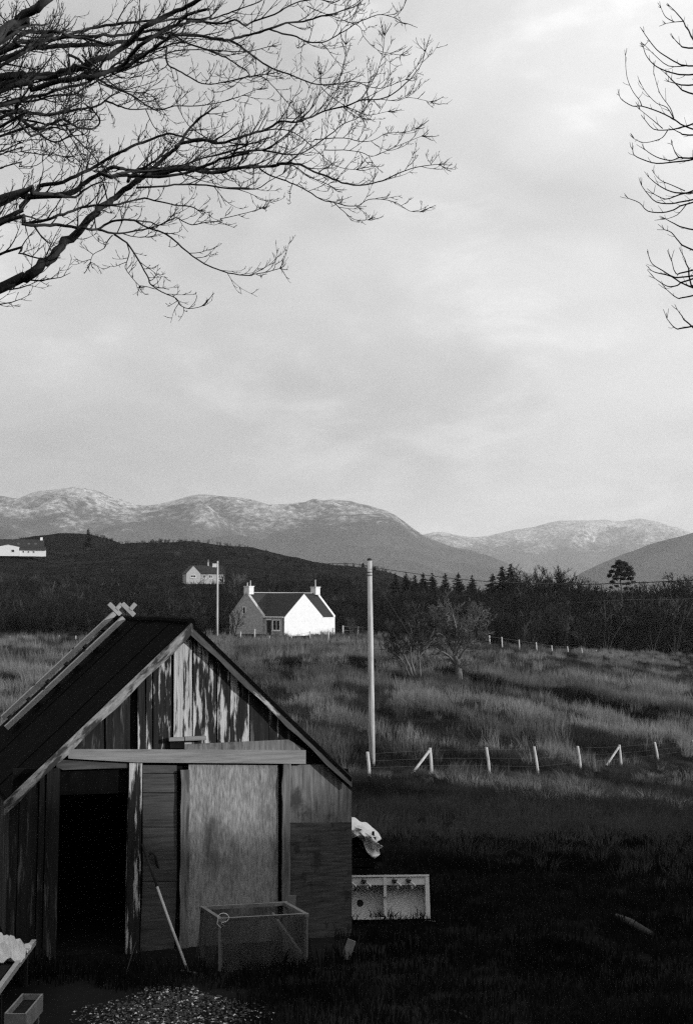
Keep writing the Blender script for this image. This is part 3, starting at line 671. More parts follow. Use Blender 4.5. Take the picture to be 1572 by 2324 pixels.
def right_tree():
    r = random.Random(4); d = 11.0; tx = 5.4
    t = thing('bare_tree', 'bare tree reaching upturned twigs into the open sky away from the shed', 'tree', (tx, d, zg1(tx, d)))
    tr = MB(); trs = smooth_line([Vector((tx, d, -.3)), Vector((tx+.1, d, 2)), Vector((tx, d, 4.5)), Vector((tx+.15, d+.1, 7)), Vector((tx+.1, d, 10.5))], 4)
    tr.tube(trs, [.16*(1-.8*i/len(trs)) for i in range(len(trs))], 10); tr.build('trunk', M['bark'], t, True)
    tw = MB()
    for pl in RL:
        m = len(pl); dj = d + r.uniform(-.5, .5)
        pts = [P(px, py, dj + .05*i) for i, (px, py) in enumerate(C(pl))]
        w0 = 3.6 if pl[0][0] > 700 else 2.5
        rr = [(w0*(1-.55*i/(m-1)))/2*d/F for i in range(m)]
        if pl[0][0] > 700:
            p0 = pts[0]; tg = (p0-pts[1]).normalized(); tg.z = min(.05, tg.z)*.6; m1 = p0 + tg*.55; q = Vector((tx, d, m1.z-.75)); mid = m1.lerp(q, .5); mid.z += .12
            pts = [q, mid, m1] + pts; rr = [rr[0]*2.2, rr[0]*1.7, rr[0]*1.25] + rr
        pts = smooth_line(pts, 3); rr = list(np.interp(np.linspace(0, len(rr)-1, len(pts)), range(len(rr)), rr))
        lb = MB(); lb.tube(pts, rr, 6); lb.build('branch', M['bark'], t, True)
        twigs(tw, r, pts, rr, 0, .13, .13, .0030, up=.28, start=.45 if pl[0][0] > 700 else .15, ang=(.5, .9))
        for _ in range(3):
            dd_ = (pts[-1]-pts[-3]).normalized() + Vector((r.gauss(0,.3), r.gauss(0,.3), r.gauss(.2,.25)))
            tw.tube(wander(r, pts[-1], dd_, r.uniform(.04, .10), 2, .1, .1), [.003,.0026,.002], 3, False)
    o = tw.build('twigs', M['twig'], t); tag(o, kind='stuff')
right_tree()

# ------------------------------------------------------------------ garden shed
YAW = math.radians(19.0)
E = Vector((math.cos(YAW), math.sin(YAW), 0)); NV = Vector((math.sin(YAW), -math.cos(YAW), 0))
P0 = P(430, 1370, 15.6); P0.z = 0
def G(px, py, off=0.0):
    """point on the gable plane (moved 'off' metres out of the wall) that the photograph shows at (px,py)"""
    o = Vector((0, 0, CAMZ)); dr = P(px, py, 10.0) - o
    t = (P0 + NV*off - o).dot(NV)/dr.dot(NV); return o + dr*t
def Gz(px, z, off=0.0):
    q = G(px, 1370, off); q.z = z; return q
def S(u, w, z): return P0 + E*u - NV*w + Vector((0, 0, z))
ZR, ZE, UE = 3.50, 1.69, 1.93
SL = (ZR-ZE)/UE
shed = thing('garden_shed', 'rickety timber shed with peeling plank gable and open black doorway', 'shed', (P0.x, P0.y, 0))
def topl(px): return 1438 + (430-px)*.918 if px < 430 else 1438 + (px-430)*.952
def plank(name, poly, off, th, m, bz=None):
    """poly in photograph coordinates on the gable; py None = runs down to the ground"""
    vs = [(Gz(px, -.06, off) if py is None else G(px, py, off)) for px, py in poly]
    mb = MB(); mb.prism(vs, -NV*th)
    return mb.build(name, M[m], shed)
# black sheets added behind the boards, painting shade into the gaps
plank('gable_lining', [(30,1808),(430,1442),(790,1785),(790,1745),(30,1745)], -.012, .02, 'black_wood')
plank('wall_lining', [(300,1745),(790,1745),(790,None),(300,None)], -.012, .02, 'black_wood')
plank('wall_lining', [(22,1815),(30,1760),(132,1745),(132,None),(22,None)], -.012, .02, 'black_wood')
r = random.Random(3)
GP = [(172,236,'dark_plank',0),(240,296,'dark_plank',.004),(313,329,'paint_plank',.022),(332,345,'paint_plank',.008),(348,389,'paint_plank',0),(395,435,'bright_plank',.006),
      (439,491,'paint_plank',0),(493,521,'paint_plank',.006),(522,565,'paint_plank',-.002),(568,609,'dark_plank',.004),(611,632,'paint_plank',0),(634,668,'dark_plank',.004)]
for (a, b, m, of) in GP:
    bot = 1704 if b < 420 else 1694
    if a < 430 < b: poly = [(a, topl(a)), (430, topl(430)), (b, topl(b)), (b+r.uniform(-1,1), bot), (a+r.uniform(-1,1), bot)]
    else: poly = [(a+r.uniform(-.7,.7), topl(a)), (b+r.uniform(-.7,.7), topl(b)), (b+r.uniform(-1,1), bot), (a+r.uniform(-1,1), bot)]
    plank('plank', poly, .018+of, .018, m)
plank('plank', [(120,1722),(168,topl(168)),(168,1722)], .016, .016, 'dark_plank')
plank('rail', [(419,1690),(655,1679),(690,1700),(690,1712),(419,1712)], .045, .024, 'ply_side')
plank('ledge', [(384,1675),(418,1674),(418,1682),(384,1683)], .085, .06, 'lintel_wood')
plank('ledge', [(420,1673),(468,1671),(468,1680),(420,1682)], .080, .055, 'lintel_wood')
plank('block', [(386,1684),(419,1683),(419,1699),(386,1699)], .05, .03, 'black_wood')
plank('lintel', [(155,1701),(694,1703),(694,1734),(310,1731),(155,1722)], .075, .035, 'lintel_wood')
plank('lintel', [(128,1724),(310,1714),(310,1731),(297,1743),(143,1748),(128,1742)], .037, .035, 'horiz_wood')
# lower wall
plank('plank', [(22,1817),(44,1797),(44,None),(22,None)], .015, .02, 'dark_plank')
plank('plank', [(46,1795),(88,1758),(88,None),(46,None)], .018, .02, 'dark_plank')
plank('strip', [(91,1754),(104,1744),(104,None),(91,None)], .04, .03, 'dark_plank')
plank('door_post', [(107,1746),(137,1744),(137,None),(107,None)], .055, .08, 'horiz_wood' if False else 'dark_plank')
plank('door_post', [(294,1731),(323,1732),(322,1790),(323,None),(293,None)], .055, .08, 'paint_plank')
for (a, b) in ((1737,1755),(1756.5,1799),(1801,1877),(1878.5,2000)):
    plank('infill_board', [(324,a),(401,a+.5),(401,b),(324,b)], .012+r.uniform(0,.006), .015, 'horiz_wood')
plank('infill_board', [(324,2001.5),(401,2002),(401,None),(324,None)], .012, .015, 'horiz_wood')
def batten(a, b, y0, off, m, seed, end=None):
    rr = random.Random(seed); n = 14; zt = G((a+b)/2, y0, off).z; lo = -.06 if end is None else G((a+b)/2, end, off).z
    zs = [zt + (lo-zt)*i/n for i in range(n+1)]
    lft = [Gz(a + rr.uniform(-1.6, 1.6), z, off) for z in zs]; rgt = [Gz(b + rr.uniform(-1.2, 1.2), z, off) for z in zs]
    mb = MB(); mb.prism(lft + rgt[::-1], -NV*.03); mb.build('batten', M[m], shed)
batten(414, 433, 1748, .060, 'batten_wood', 1)  # gap at its left shows the black sheet as a shadow strip
batten(642.5, 660, 1735, .066, 'batten_wood', 2, 2050)
plank('plywood_sheet', [(428,1735),(632,1736),(632,None),(428,None)], .026, .018, 'ply')
plank('plywood_sheet', [(655,1736),(735,1736),(798,1797),(798,1874),(655,1874)], .018, .016, 'ply_side')
plank('plywood_sheet', [(657,1868),(798,1867),(798,None),(657,None)], .038, .018, 'ply_low')
# small dark knots are in the material; side and rear walls board by board
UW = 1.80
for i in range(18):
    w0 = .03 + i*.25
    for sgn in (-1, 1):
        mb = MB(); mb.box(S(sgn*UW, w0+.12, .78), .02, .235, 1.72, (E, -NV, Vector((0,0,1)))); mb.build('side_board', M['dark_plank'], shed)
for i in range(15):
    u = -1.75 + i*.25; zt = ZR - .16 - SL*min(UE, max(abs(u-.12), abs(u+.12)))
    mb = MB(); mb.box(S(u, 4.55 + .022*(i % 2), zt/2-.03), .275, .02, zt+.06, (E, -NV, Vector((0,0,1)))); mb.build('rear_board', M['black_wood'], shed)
# roof: overlapping felt sheets each side, barge boards on the front verge
for sgn in (-1, 1):
    for k in range(5):
        w0 = -.075 + k*.94; w1 = min(w0+.96, 4.66); up = .012 if k % 2 else 0.0
        ue = UE if sgn < 0 else 1.84; ze = ZR-SL*ue
        mb = MB(); a = S(0, w0, ZR+up); b = S(0, w1, ZR+up); c = S(sgn*ue, w1, ze+up); d = S(sgn*ue, w0, ze+up)
        nr = Vector((0,0,1))*1.0
        mb.prism([a, b, c, d] if sgn < 0 else [a, d, c, b], -nr*.055); mb.build('roof_sheet', M['felt'], shed)
    mb = MB()
    for k in range(5): pass
mb = MB(); mb.tube([S(0, -.085, ZR+.0), S(0, 1.6, ZR+.004), S(0, 3.2, ZR-.012), S(0, 4.66, ZR)], .045, 8); mb.build('ridge_roll', M['felt'], shed)
def barge(sgn, m, off, wd):
    n = 12; mb = MB(); top = []; bot = []
    for i in range(n+1):
        t = i/n; u = (-(UE+.03) if sgn < 0 else 1.845)*t; z = ZR - .012 - SL*abs(u)
        top.append(S(u, -off, z)); bot.append(S(u, -off, z - wd*(1+.10*math.sin(i*1.9+sgn)) ))
    mb.prism(top + bot[::-1], NV*(-.026)); mb.build('barge_board', M[m], shed)
barge(-1, 'barge', .102, .135); barge(1, 'barge_r', .102, .125)
barge2 = MB(); barge2.prism([S(.03,-.112,ZR-.02), S(1.84,-.112,ZR-.02-SL*1.84), S(1.84,-.112,ZR-.065-SL*1.84), S(.03,-.112,ZR-.065)], NV*(-.008)); barge2.build('edge_strip', M['felt'], shed)
mb = MB(); mb.bar(S(-1.9, -.02, ZE-.05), S(-1.9, 4.6, ZE-.05), .03, .1); mb.build('fascia', M['black_wood'], shed)
mb = MB(); mb.bar(S(1.86, .0, ZE-.03), S(1.86, 4.6, ZE-.03), .03, .1); mb.build('fascia', M['black_wood'], shed)
# inner floor so that the doorway is a real dark room
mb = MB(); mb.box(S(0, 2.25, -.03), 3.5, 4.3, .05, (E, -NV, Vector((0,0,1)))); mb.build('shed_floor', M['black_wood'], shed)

# roof ladder hooked over the ridge
lad = thing('roof_ladder', 'pale wooden roof ladder hooked over the shed ridge', 'ladder', S(-.9, 4.0, ZR-.9*SL))
up_n = (Vector((0,0,1)) - E*SL*(-1)*-1).normalized()
RS = (-E - Vector((0,0,1))*SL).normalized(); RN = RS.cross(-NV).normalized()
if RN.z < 0: RN = -RN
def RP(w, s, h): return S(0, w, ZR) + RS*s + RN*h
for w, s0, s1 in ((3.22, .10, 2.12), (4.25, .02, 2.05)):
    mb = MB(); mb.bar(RP(w, s0, .11), RP(w, s1, .11), .11, .06, RN); ra = mb.build('rail', M['rail_wood'], lad)
    for q in (.75, 1.45):
        mb = MB(); mb.lathe(RP(w, q, .139), [(.022, 0), (.02, .012)], 8, RN); mb.build('bolt', M['dark_rung'], ra)
    c = RP(w, -.02, .10); dirv = (RN - RS*.0).normalized(); acr = (E*.72 - Vector((0,0,1))*.70).normalized()
    mb = MB(); mb.bar(c - acr*.11 + RN*.05, c + acr*.11 + RN*.05, .06, .05, NV); mb.build('hook_block', M['rail_wood'], lad)
    mb = MB(); mb.bar(c - RS*.02 + RN*.03, c - RS*.12 + RN*.04, .06, .05, RN); mb.build('hook_block', M['rail_wood'], lad)
for s in (.28, .62, .96, 1.3, 1.64, 1.98):
    mb = MB(); mb.bar(RP(3.18, s, .058), RP(4.30, s, .058), .055, .035, RN); mb.build('rung', M['black_wood'], lad)

# ------------------------------------------------------------------ tools and clutter by the shed
def groundpx(px, py):
    """point of the (almost level) yard shown at (px,py)"""
    z = 0.0
    for _ in range(6):
        dr = P(px, py, 10.0) - Vector((0,0,CAMZ)); t = (z-CAMZ)/dr.z; q = Vector((0,0,CAMZ)) + dr*t; z = zg1(q.x, q.y)
    return q
# rake
b0 = groundpx(427, 2214); t0 = G(323, 1917, .075)
rk = thing('garden_rake', 'long-handled rake with a pale shaft leaning beside the doorway', 'rake', b0)
j = b0.lerp(t0, .40); hb = b0 + Vector((0,0,.03))
mid = b0.lerp(t0, .66)
mb = MB(); mb.tube([hb.lerp(t0, .03), j, mid], .0135, 8); mb.build('shaft', M['handle'], rk, True)
mb = MB(); mb.tube([mid, t0], .0145, 8); mb.build('grip', M['dark_rung'], rk, True)  # upper part of the shaft, darker than the lower
mb = MB(); mb.lathe(hb, [(.018,0),(.016,.07)], 8, (t0-hb)); mb.build('socket', M['iron'], rk)
hd = thing  # head
mb = MB(); mb.bar(groundpx(410,2212)+Vector((0,0,.035)), groundpx(447,2218)+Vector((0,0,.035)), .02, .014); h_ = mb.build('head', M['iron'], rk)
for k in range(9):
    q = groundpx(411+k*4.4, 2212.3+k*.7)+Vector((0,0,.035)); mb = MB(); mb.tube([q, q+Vector((0,-.015,-.045))], [.004,.002], 5); mb.build('tine', M['iron'], h_)
# dark hooked bar built along a dark line on the wall
b1 = groundpx(392, 2135); t1 = G(352, 1942, .07)
mb = MB(); mb.tube([b1, b1.lerp(t1, .5)+Vector((.02,0,0)), t1, t1+Vector((-.03,0,.03)), t1+Vector((-.06,-.01,.01))], [.013,.014,.014,.014,.013], 7)
o = mb.build('walking_stick', M['dark_rung'], None, True); tag(o, 'dark crook-topped stick leaning on the infill boards beside the rake', 'stick')

# netting frame
fl = groundpx(500, 2203); fr = groundpx(694, 2190); bl = groundpx(458, 2172); br = fr + (bl-fl)
cf = thing('netting_frame', 'wooden box frame covered with sagging fine netting before the shed', 'frame', fl)
H_ = .50; UP = Vector((0,0,1))
cs = [fl, fr, br, bl]
for q in cs: mb = MB(); mb.bar(q - UP*.02, q + UP*(H_-.018), .04, .04, (0,1,0)); mb.build('post', M['frame_wood'], cf)
for i in range(4):
    a, b = cs[i], cs[(i+1) % 4]; dr = (b-a).normalized()
    mb = MB(); mb.bar(a + UP*H_ - dr*.025, b + UP*H_ + dr*.025, .045, .035); mb.build('top_rail', M['frame_wood'], cf)
mb = MB(); mb.bar(fr + UP*.08 + Vector((-.05,.05,0)), fr.lerp(br,.9) + UP*.40 + Vector((-.16,0,0)), .03, .05); mb.build('brace', M['frame_wood'], cf)
mb = MB(); mb.bar(br + Vector((.05,.10,-.02)), br + Vector((.07,.12,.56)), .085, .02, (0,1,0)); mb.build('board', M['frame_wood'], cf)
rr_ = random.Random(9)
for i in range(4):
    a, b = cs[i], cs[(i+1) % 4]; nrm = (b-a).cross(UP).normalized(); mb = MB(); nx, ny = 14, 8; vs = []
    for jj in range(ny+1):
        for ii in range(nx+1):
            u = ii/nx; v = jj/ny; q = a.lerp(b, u) + UP*(H_+.02)*v
            sag = .045*math.sin(math.pi*v)*math.sin(math.pi*u)*(.5+rr_.random()) + (.05*(1-v)**2)*(1+.6*math.sin(u*17+i))
            vs.append(q + nrm*(.022 + sag*(1 if v < .98 else .3)))
    mb.add(vs, [(jj*(nx+1)+ii, jj*(nx+1)+ii+1, (jj+1)*(nx+1)+ii+1, (jj+1)*(nx+1)+ii) for jj in range(ny) for ii in range(nx)])
    mb.build('netting', M['net'], cf, True)
q = fl + UP*(H_+.03) + Vector((.03,-.02,0))
lp = [q + Vector((math.cos(a)*.055, -.02, math.sin(a)*.045 - .0*a)) for a in np.linspace(-1.9, 3.4, 16)]
mb = MB(); mb.tube([lp[0]+Vector((.03,0,-.05))]+lp+[lp[-1]+Vector((-.01,0,-.05)), lp[-1]+Vector((.03,0,-.09))], .004, 5)
o = mb.build('twine_loop', M['trim'], None, True); tag(o, 'loop of white twine hanging on the netting frame corner', 'twine')

# timber offcut standing tilted
q = groundpx(782, 2178); mb = MB(); mb.bar(q - UP*.01, q + Vector((.075,.03,.19)), .085, .045, (.3,-1,.3)); o = mb.build('timber_offcut', M['frame_wood']); tag(o, 'short timber offcut standing tilted beyond the netting frame', 'timber')

# double sink standing on its edge
sd = 16.75; sc_ = P(875, 2081, sd); sc_.z = zg1(sc_.x, sd) + .05
sink = thing('double_sink', 'white double sink with four taps standing on edge beside the shed', 'sink', sc_)
ax = Vector((math.cos(.06), math.sin(.06), 0)); ay = Vector((0,0,1)).cross(ax)*1.0; az = (Vector((0,0,1)) + ay*.24).normalized(); ay = az.cross(ax)
def K(u, v, w): return sc_ + ax*u + az*v + ay*w        # w: into the sink, away from the viewer
W2, HH_ = .52, .50
mb = MB()
def kb(u0, u1, v0, v1, w0, w1): mb.box(K((u0+u1)/2, (v0+v1)/2, (w0+w1)/2), u1-u0, w1-w0, v1-v0, (ax, ay, az))
kb(-W2, W2, 0, HH_, .20, .225)                        # floors of the basins
kb(-W2, W2, .385, .475, .012, .198)                   # tap ledge
kb(-W2, W2, .477, HH_, -.006, .198)                   # raised lip
kb(-W2, -W2+.05, .0, .383, 0, .198); kb(W2-.05, W2, .0, .383, 0, .198)
kb(W2-.046, W2-.002, .3835, .476, -.002, .011); kb(-W2+.002, -W2+.046, .3835, .476, -.002, .011)
kb(-.017, .017, .255, .383, .004, .198); kb(-.017, .017, .03, .165, .004, .198); kb(-.017, .017, .166, .254, .06, .198)
kb(-.019, .019, .3835, .476, -.001, .011)
kb(-W2+.051, W2-.051, 0, .028, .003, .198)
body = mb.build('body', M['ceramic'], sink)
for cu in (-.26,):
    mb = MB(); mb.lathe(K(cu-.02, .19, .199), [(.04, 0), (.04, .004)], 14, -ay); mb.build('waste', M['dark_rung'], sink)
for u in (-.415, -.245, .11, .275):
    mb = MB(); mb.lathe(K(u, .435, .012), [(.030,0),(.030,.012),(.02,.016),(.018,.045),(.026,.05),(.026,.07),(.012,.075)], 12, -ay); tp0 = mb.build('tap', M['brass'], sink, True)
    mb = MB(); mb.tube([K(u+.005, .43, -.03), K(u+.03, .405, -.06), K(u+.065, .375, -.09), K(u+.068, .358, -.093)], [.013,.012,.012,.012], 8); mb.build('spout', M['chrome'], tp0, True)
    mb = MB(); mb.tube([K(u+.035, .372, -.045), K(u+.035, .33, -.05)], [.011,.013], 8); mb.build('tap_nozzle', M['chrome'], tp0, True)
    mb = MB(); mb.tube([K(u-.03, .445, -.065), K(u+.03, .435, -.065)], .008, 6); mb.build('handle', M['brass'], tp0, True)
for i, (a, b, h0, rad, lb_) in enumerate([((832,2077),(965,2074),.03,.013,'thick pale batten lying along the front foot of the sink'), ((834,2085),(905,2083),.012,.010,'straight thin lath on the ground between the sink and the netting frame'),
        ((850,2093),(868,2090),.012,.012,'stubby pale wood end lying apart below the sticks'), ((898,2083),(993,2097),.012,.009,'longest thin stick pointing away from the sink and shed'), ((880,2093),(955,2078),.03,.008,'slanting twig crossing over the other sticks by the sink')]):
    pa = groundpx(*a) + UP*h0; pb = groundpx(*b) + UP*(h0+.004); mb = MB(); mb.tube([pa, pa.lerp(pb,.5)+Vector((0,.01,.006)), pb], [rad, rad*.95, rad*.8], 6)
    o = mb.build('wood_stick', M['stick'], None, True); tag(o, lb_, 'stick')

# dark crate behind the shed with a polythene sheet thrown over it
cd = 18.1; cb0 = onground(812, cd)
ct = thing('slatted_crate', 'dark slatted crate half hidden behind the shed corner', 'crate', cb0)
cw, ch, cdp = .75, .80, .5; cc = cb0 + Vector((-.15, .25, 0))
for k in range(6):
    z = .06 + k*.13
    for sy in (-.25, .25): mb = MB(); mb.box(cc + Vector((0, sy, z)), cw, .02, .11); mb.build('slat', M['black_wood'], ct)
    for sx in (-.36, .36): mb = MB(); mb.box(cc + Vector((sx, 0, z)), .02, .47, .11); mb.build('slat', M['black_wood'], ct)
for sx in (-.34, .34):
    for sy in (-.22, .22): mb = MB(); mb.box(cc + Vector((sx, sy, .41)), .03, .03, .84); mb.build('post', M['black_wood'], ct)
def sheet():
    nx, ny = 40, 26; vs = []; rr = random.Random(2)
    Rt = [(0,842),(.18,858),(.38,866),(.5,852),(.62,869),(.72,858),(.85,862),(1,850)]
    for jj in range(ny+1):
        t = jj/ny
        rx = np.interp(t, [q[0] for q in Rt], [q[1] for q in Rt])
        for ii in range(nx+1):
            s = ii/nx; px = 745 + (rx-745)*s
            topy = 1838 + 36*s**1.2
            boty = np.interp(s, [0,.45,.62,.75,.86,1], [1905,1906,1898,1915,1938,1951])
            py = topy + (boty-topy)*t
            d = 18.55 - .62*min(1, t*1.8) + .13*abs(math.sin(s*9+t*4))*t + .07*abs(math.sin(s*17-t*7))*t + .05*abs(math.sin(s*5+t*8)) - .12*s*t
            p = P(px, py, d); p.z += .012*math.sin(s*23+3*t)*(1-t); vs.append(p)
    mb = MB(); mb.add(vs, [(jj*(nx+1)+ii, (jj+1)*(nx+1)+ii, (jj+1)*(nx+1)+ii+1, jj*(nx+1)+ii+1) for jj in range(ny) for ii in range(nx)])
    o = mb.build('polythene_sheet', M['sheet'], None, True); md = o.modifiers.new('thickness', 'SOLIDIFY'); md.thickness = .006
    tag(o, 'crumpled white polythene sheet draped over the dark crate', 'sheet')
sheet()

# low bench with pale plastic, planter trough, cane (by the foot of the tree)
bz = .36
def atz(px, py, z):
    dr = P(px, py, 10.0) - Vector((0,0,CAMZ)); t = (z-CAMZ)/dr.z; return Vector((0,0,CAMZ)) + dr*t
ba, bb = atz(77, 2139, bz), atz(10, 2230, bz); bdir = (bb-ba).normalized(); bsd = Vector((-bdir.y, bdir.x, 0))
if bsd.x > 0: bsd = -bsd
bench = thing('low_bench', 'low slatted bench with a pale front edge beside the shed', 'bench', Vector((ba.x, ba.y, 0)))
mb = MB(); mb.bar(ba, bb + bdir*.5, .045, .05); mb.build('front_rail', M['rail_wood'], bench)
for k in range(4):
    o_ = bsd*(.10 + k*.115); mb = MB(); mb.bar(ba + o_ - UP*.012, bb + bdir*.5 + o_ - UP*.012, .09, .022); mb.build('slat', M['black_wood'], bench)
for t_ in (.2, 1.05):
    for o_ in (bsd*.03, bsd*.42):
        q = ba.lerp(bb, t_) + o_; mb = MB(); mb.bar(Vector((q.x, q.y, -.03)), Vector((q.x, q.y, bz-.03)), .045, .045, (0,1,0)); mb.build('leg', M['dark_plank'], bench)
def rag():
    rr = random.Random(8); mb = MB(); nx, ny = 16, 12; vs = []; c = ba.lerp(bb, .38) + bsd*.22
    for jj in range(ny+1):
        for ii in range(nx+1):
            u = ii/nx-.5; v = jj/ny-.5; h = .15*max(0, 1-(u*u+v*v)*4.2)**.8 + .03*math.sin(u*21+v*9)+.03*math.sin(v*25-u*7)
            vs.append(c + bdir*(-v*.62) + bsd*(u*.50) + UP*(max(.0, h)+.012))
    mb.add(vs, [(jj*(nx+1)+ii, jj*(nx+1)+ii+1, (jj+1)*(nx+1)+ii+1, (jj+1)*(nx+1)+ii) for jj in range(ny) for ii in range(nx)])
    o = mb.build('plastic_bag', M['white_pl'], None, False); md = o.modifiers.new('thickness', 'SOLIDIFY'); md.thickness = .006
    tag(o, 'crumpled pale plastic heaped on the low bench', 'plastic bag')
rag()
tb = atz(98, 2256, .30); tf = atz(68, 2292, .30); td = (tf-tb).normalized(); ts = Vector((-td.y, td.x, 0))
if ts.x > 0: ts = -ts
trg = thing('planter_trough', 'small pale trough on short legs below the low bench', 'trough', Vector((tb.x, tb.y, 0)))
Lt = (tf-tb).length + .12
mb = MB(); Wt = .17; Ht = .15
def tk(a, b, s0, s1, z0, z1):
    mb.box(tb + td*((a+b)/2) + ts*((s0+s1)/2) + UP*((z0+z1)/2), b-a, s1-s0, z1-z0, (td, ts, UP))
tk(0, Lt, 0, .015, -Ht, 0); tk(0, Lt, Wt, Wt+.015, -Ht, 0); tk(.001, .015, .016, Wt-.001, -Ht, -.002); tk(Lt-.015, Lt-.001, .016, Wt-.001, -Ht, -.002); tk(.016, Lt-.016, .016, Wt-.001, -Ht, -Ht+.012)
mb.build('trough_body', M['frame_wood'], trg)
mb = MB(); tk(.02, Lt-.02, .02, Wt-.005, -Ht+.014, -.05); mb.build('soil', M['black_wood'], trg)
for a in (.06, Lt-.06):
    for s_ in (.03, Wt-.02):
        q = tb + td*a + ts*s_; mb = MB(); mb.tube([Vector((q.x, q.y, -.02)), Vector((q.x, q.y, .30-Ht-.003))], .014, 6); mb.build('leg', M['frame_wood'], trg)
q = groundpx(279, 2228); mb = MB(); mb.tube([q-UP*.03, q+Vector((.055,.05,.17)), q+Vector((.11,.1,.36))], [.006,.006,.004], 6); o = mb.build('garden_cane', M['stick_dark'], None, True); tag(o, 'thin cane stuck in the ground at the back of the gravel', 'cane')
a = groundpx(1399, 2092)+UP*.05; b = groundpx(1475, 2130)+UP*.05; mb = MB(); mb.tube([a, a.lerp(b,.4)+Vector((0,.02,.01)), b], [.04,.05,.035], 8); o = mb.build('fallen_log', M['stick_dark'], None, True); tag(o, 'short grey log lying in the dark turf of the yard', 'log')
a = groundpx(1022, 2298)+UP*.02; b = groundpx(1070, 2322)+UP*.02; mb = MB(); mb.tube([a, a.lerp(b,.5)+UP*.008, b], [.012,.014,.012], 6); o = mb.build('fallen_stick', M['stick_dark'], None, True); tag(o, 'thin stick lying alone on the dark yard beyond the gravel', 'stick')

# ------------------------------------------------------------------ poles and cables
def pole(loc, h, rad, m, label, lamp=False):
    t = thing('utility_pole', label, 'pole', loc)
    loc = Vector(loc); lean = Vector((-.012*h if not lamp else 0, 0, 0)); mb = MB()
    pts = [loc - UP*.4, loc + lean*.3 + UP*h*.3, loc + lean*.6 + UP*h*.6, loc + lean + UP*h]
    mb.tube(pts, [rad, rad*.92, rad*.84, rad*.74], 14); mb.build('shaft', M[m], t, True)
    top = loc + lean + UP*h
    mb = MB(); mb.lathe(top - UP*.005, [(rad*.80,0),(rad*.80,.05),(rad*.4,.10)], 12); mb.build('cap', M['pipe'], t)
    return t, top
pb_ = onground(844, 58.0); ph = P(836, 1272, 58).z - pb_.z
pole1, ptop = pole(pb_, ph, .128, 'pole', 'tall weathered wooden pole standing just behind the near fence')
for dx, dz in ((-.26, -.22), (.22, -.34)):
    mb = MB(); mb.tube([ptop + Vector((0,0,dz)), ptop + Vector((dx,0,dz))], .02, 6); br_ = mb.build('bracket', M['iron'], pole1)
    mb = MB(); mb.lathe(ptop + Vector((dx,0,dz-.06)), [(.03,0),(.06,.03),(.06,.07),(.035,.1),(.05,.13),(.02,.17)], 10); mb.build('insulator', M['pipe'], br_, True)
for dz in (-.5, -.62):
    mb = MB(); mb.lathe(ptop + Vector((0,0,dz)), [(.112,0),(.112,.04)], 12); mb.build('band', M['iron'], pole1)
p2 = onground(493, 172.0); h2 = P(493, 1273, 172).z - p2.z
pole2, ptop2 = pole(p2, h2, .14, 'pole_far', 'slender pale pole with a white lamp near its top by the cottage', True)
mb = MB(); mb.box(ptop2 + Vector((-.35,0,-.55)), .5, .3, .45); mb.build('lamp', M['trim'], pole2)
mb = MB(); mb.tube([ptop2 + Vector((0,0,-.5)), ptop2 + Vector((-.3,0,-.5))], .04, 6); mb.build('bracket', M['iron'], pole2)
def cable(name, pts, rad, label, n=10, m='wire'):
    mb = MB(); mb.tube(smooth_line([Vector(p) for p in pts], n), rad, 5); o = mb.build(name, M[m], None, True); tag(o, label, 'cable'); return o
cable('overhead_cable', [ptop + Vector((.22,0,-.30)), P(1046,1315,50), P(1264,1326,42), P(1405,1324,38), P(1562,1317,34), P(1800,1300,29)], .013, 'dark cable sagging from the pole across the conifers and pine')
cable('overhead_cable', [ptop + Vector((-.26,0,-.18)), P(770,1279,80), P(650,1281,118), ptop2 + Vector((.05,0,-.3))], .016, 'thin cable running from the tall pole to the lamp pole')
cable('overhead_cable', [P(1250,1372,228), P(1370,1364,75), P(1470,1362,50), P(1562,1360,40), P(1800,1343,29)], .010, 'faint lower cable crossing the dark wood under the pine')
p3 = onground(1800, 29); pole(p3, P(1800, 1292, 29).z - p3.z, .12, 'pole', 'short wooden pole at the top of the bank below the evergreens')
sa = onground(1128, 58.5)
cable('stay_wire', [ptop + Vector((.05,0,-.55)), (ptop+sa)/2 + Vector((0,0,-.25)), sa], .013, 'slanting stay wire from the tall pole down to the field')

# ------------------------------------------------------------------ fences
def fence(label, posts, rad, wires, wire_r, m='post', struts=(), group=None):
    bs = [onground(px, d) for px, d, tx, ty in posts]
    t = thing('wire_fence', label, 'fence', bs[0], group); tops = []
    for b, (px, d, tx, ty) in zip(bs, posts):
        tp = P(tx, ty, d); tops.append(tp); mb = MB(); mb.tube([b - UP*.3, b.lerp(tp, .5), tp], [rad, rad*.97, rad*.93], 7); mb.build('post', M[m], t)
    for i, (px, py) in struts:
        tp = tops[i] - UP*.08; d = posts[i][1]; q = onground(px, d-.6); mb = MB(); mb.tube([tp, q - UP*.1], rad*.8, 6); mb.build('strut', M[m], t)
    for k in wires:
        pts = [b.lerp(tp, k) for b, tp in zip(bs, tops)]
        if len(pts) > 1: mb = MB(); mb.tube(pts, wire_r, 4); mb.build('wire', M['fwire'], t)
    return t
fence('wire fence of split posts along the near edge of the field', [(839,52.5,833,1707),(979,54,975,1698),(1110,58,1103,1697),(1220,62,1211,1695),(1315,66,1310,1694),(1406,70,1404.6,1691),(1490,74.5,1485,1685),(1575,79,1571,1680)],
      .062, (.92, .62, .35), .0032, struts=((1, (931,1744)), (5, (1366,1722))))
fp = [(1111,178,1442),(1139,179,1446),(1178,181,1452),(1217,184,1458),(1252,188,1465),(1288,193,1467),(1320,199,1471),(1352,206,1476),(1384,214,1480),(1412,224,1483),(1438,234,1487),(1466,246,1490)]
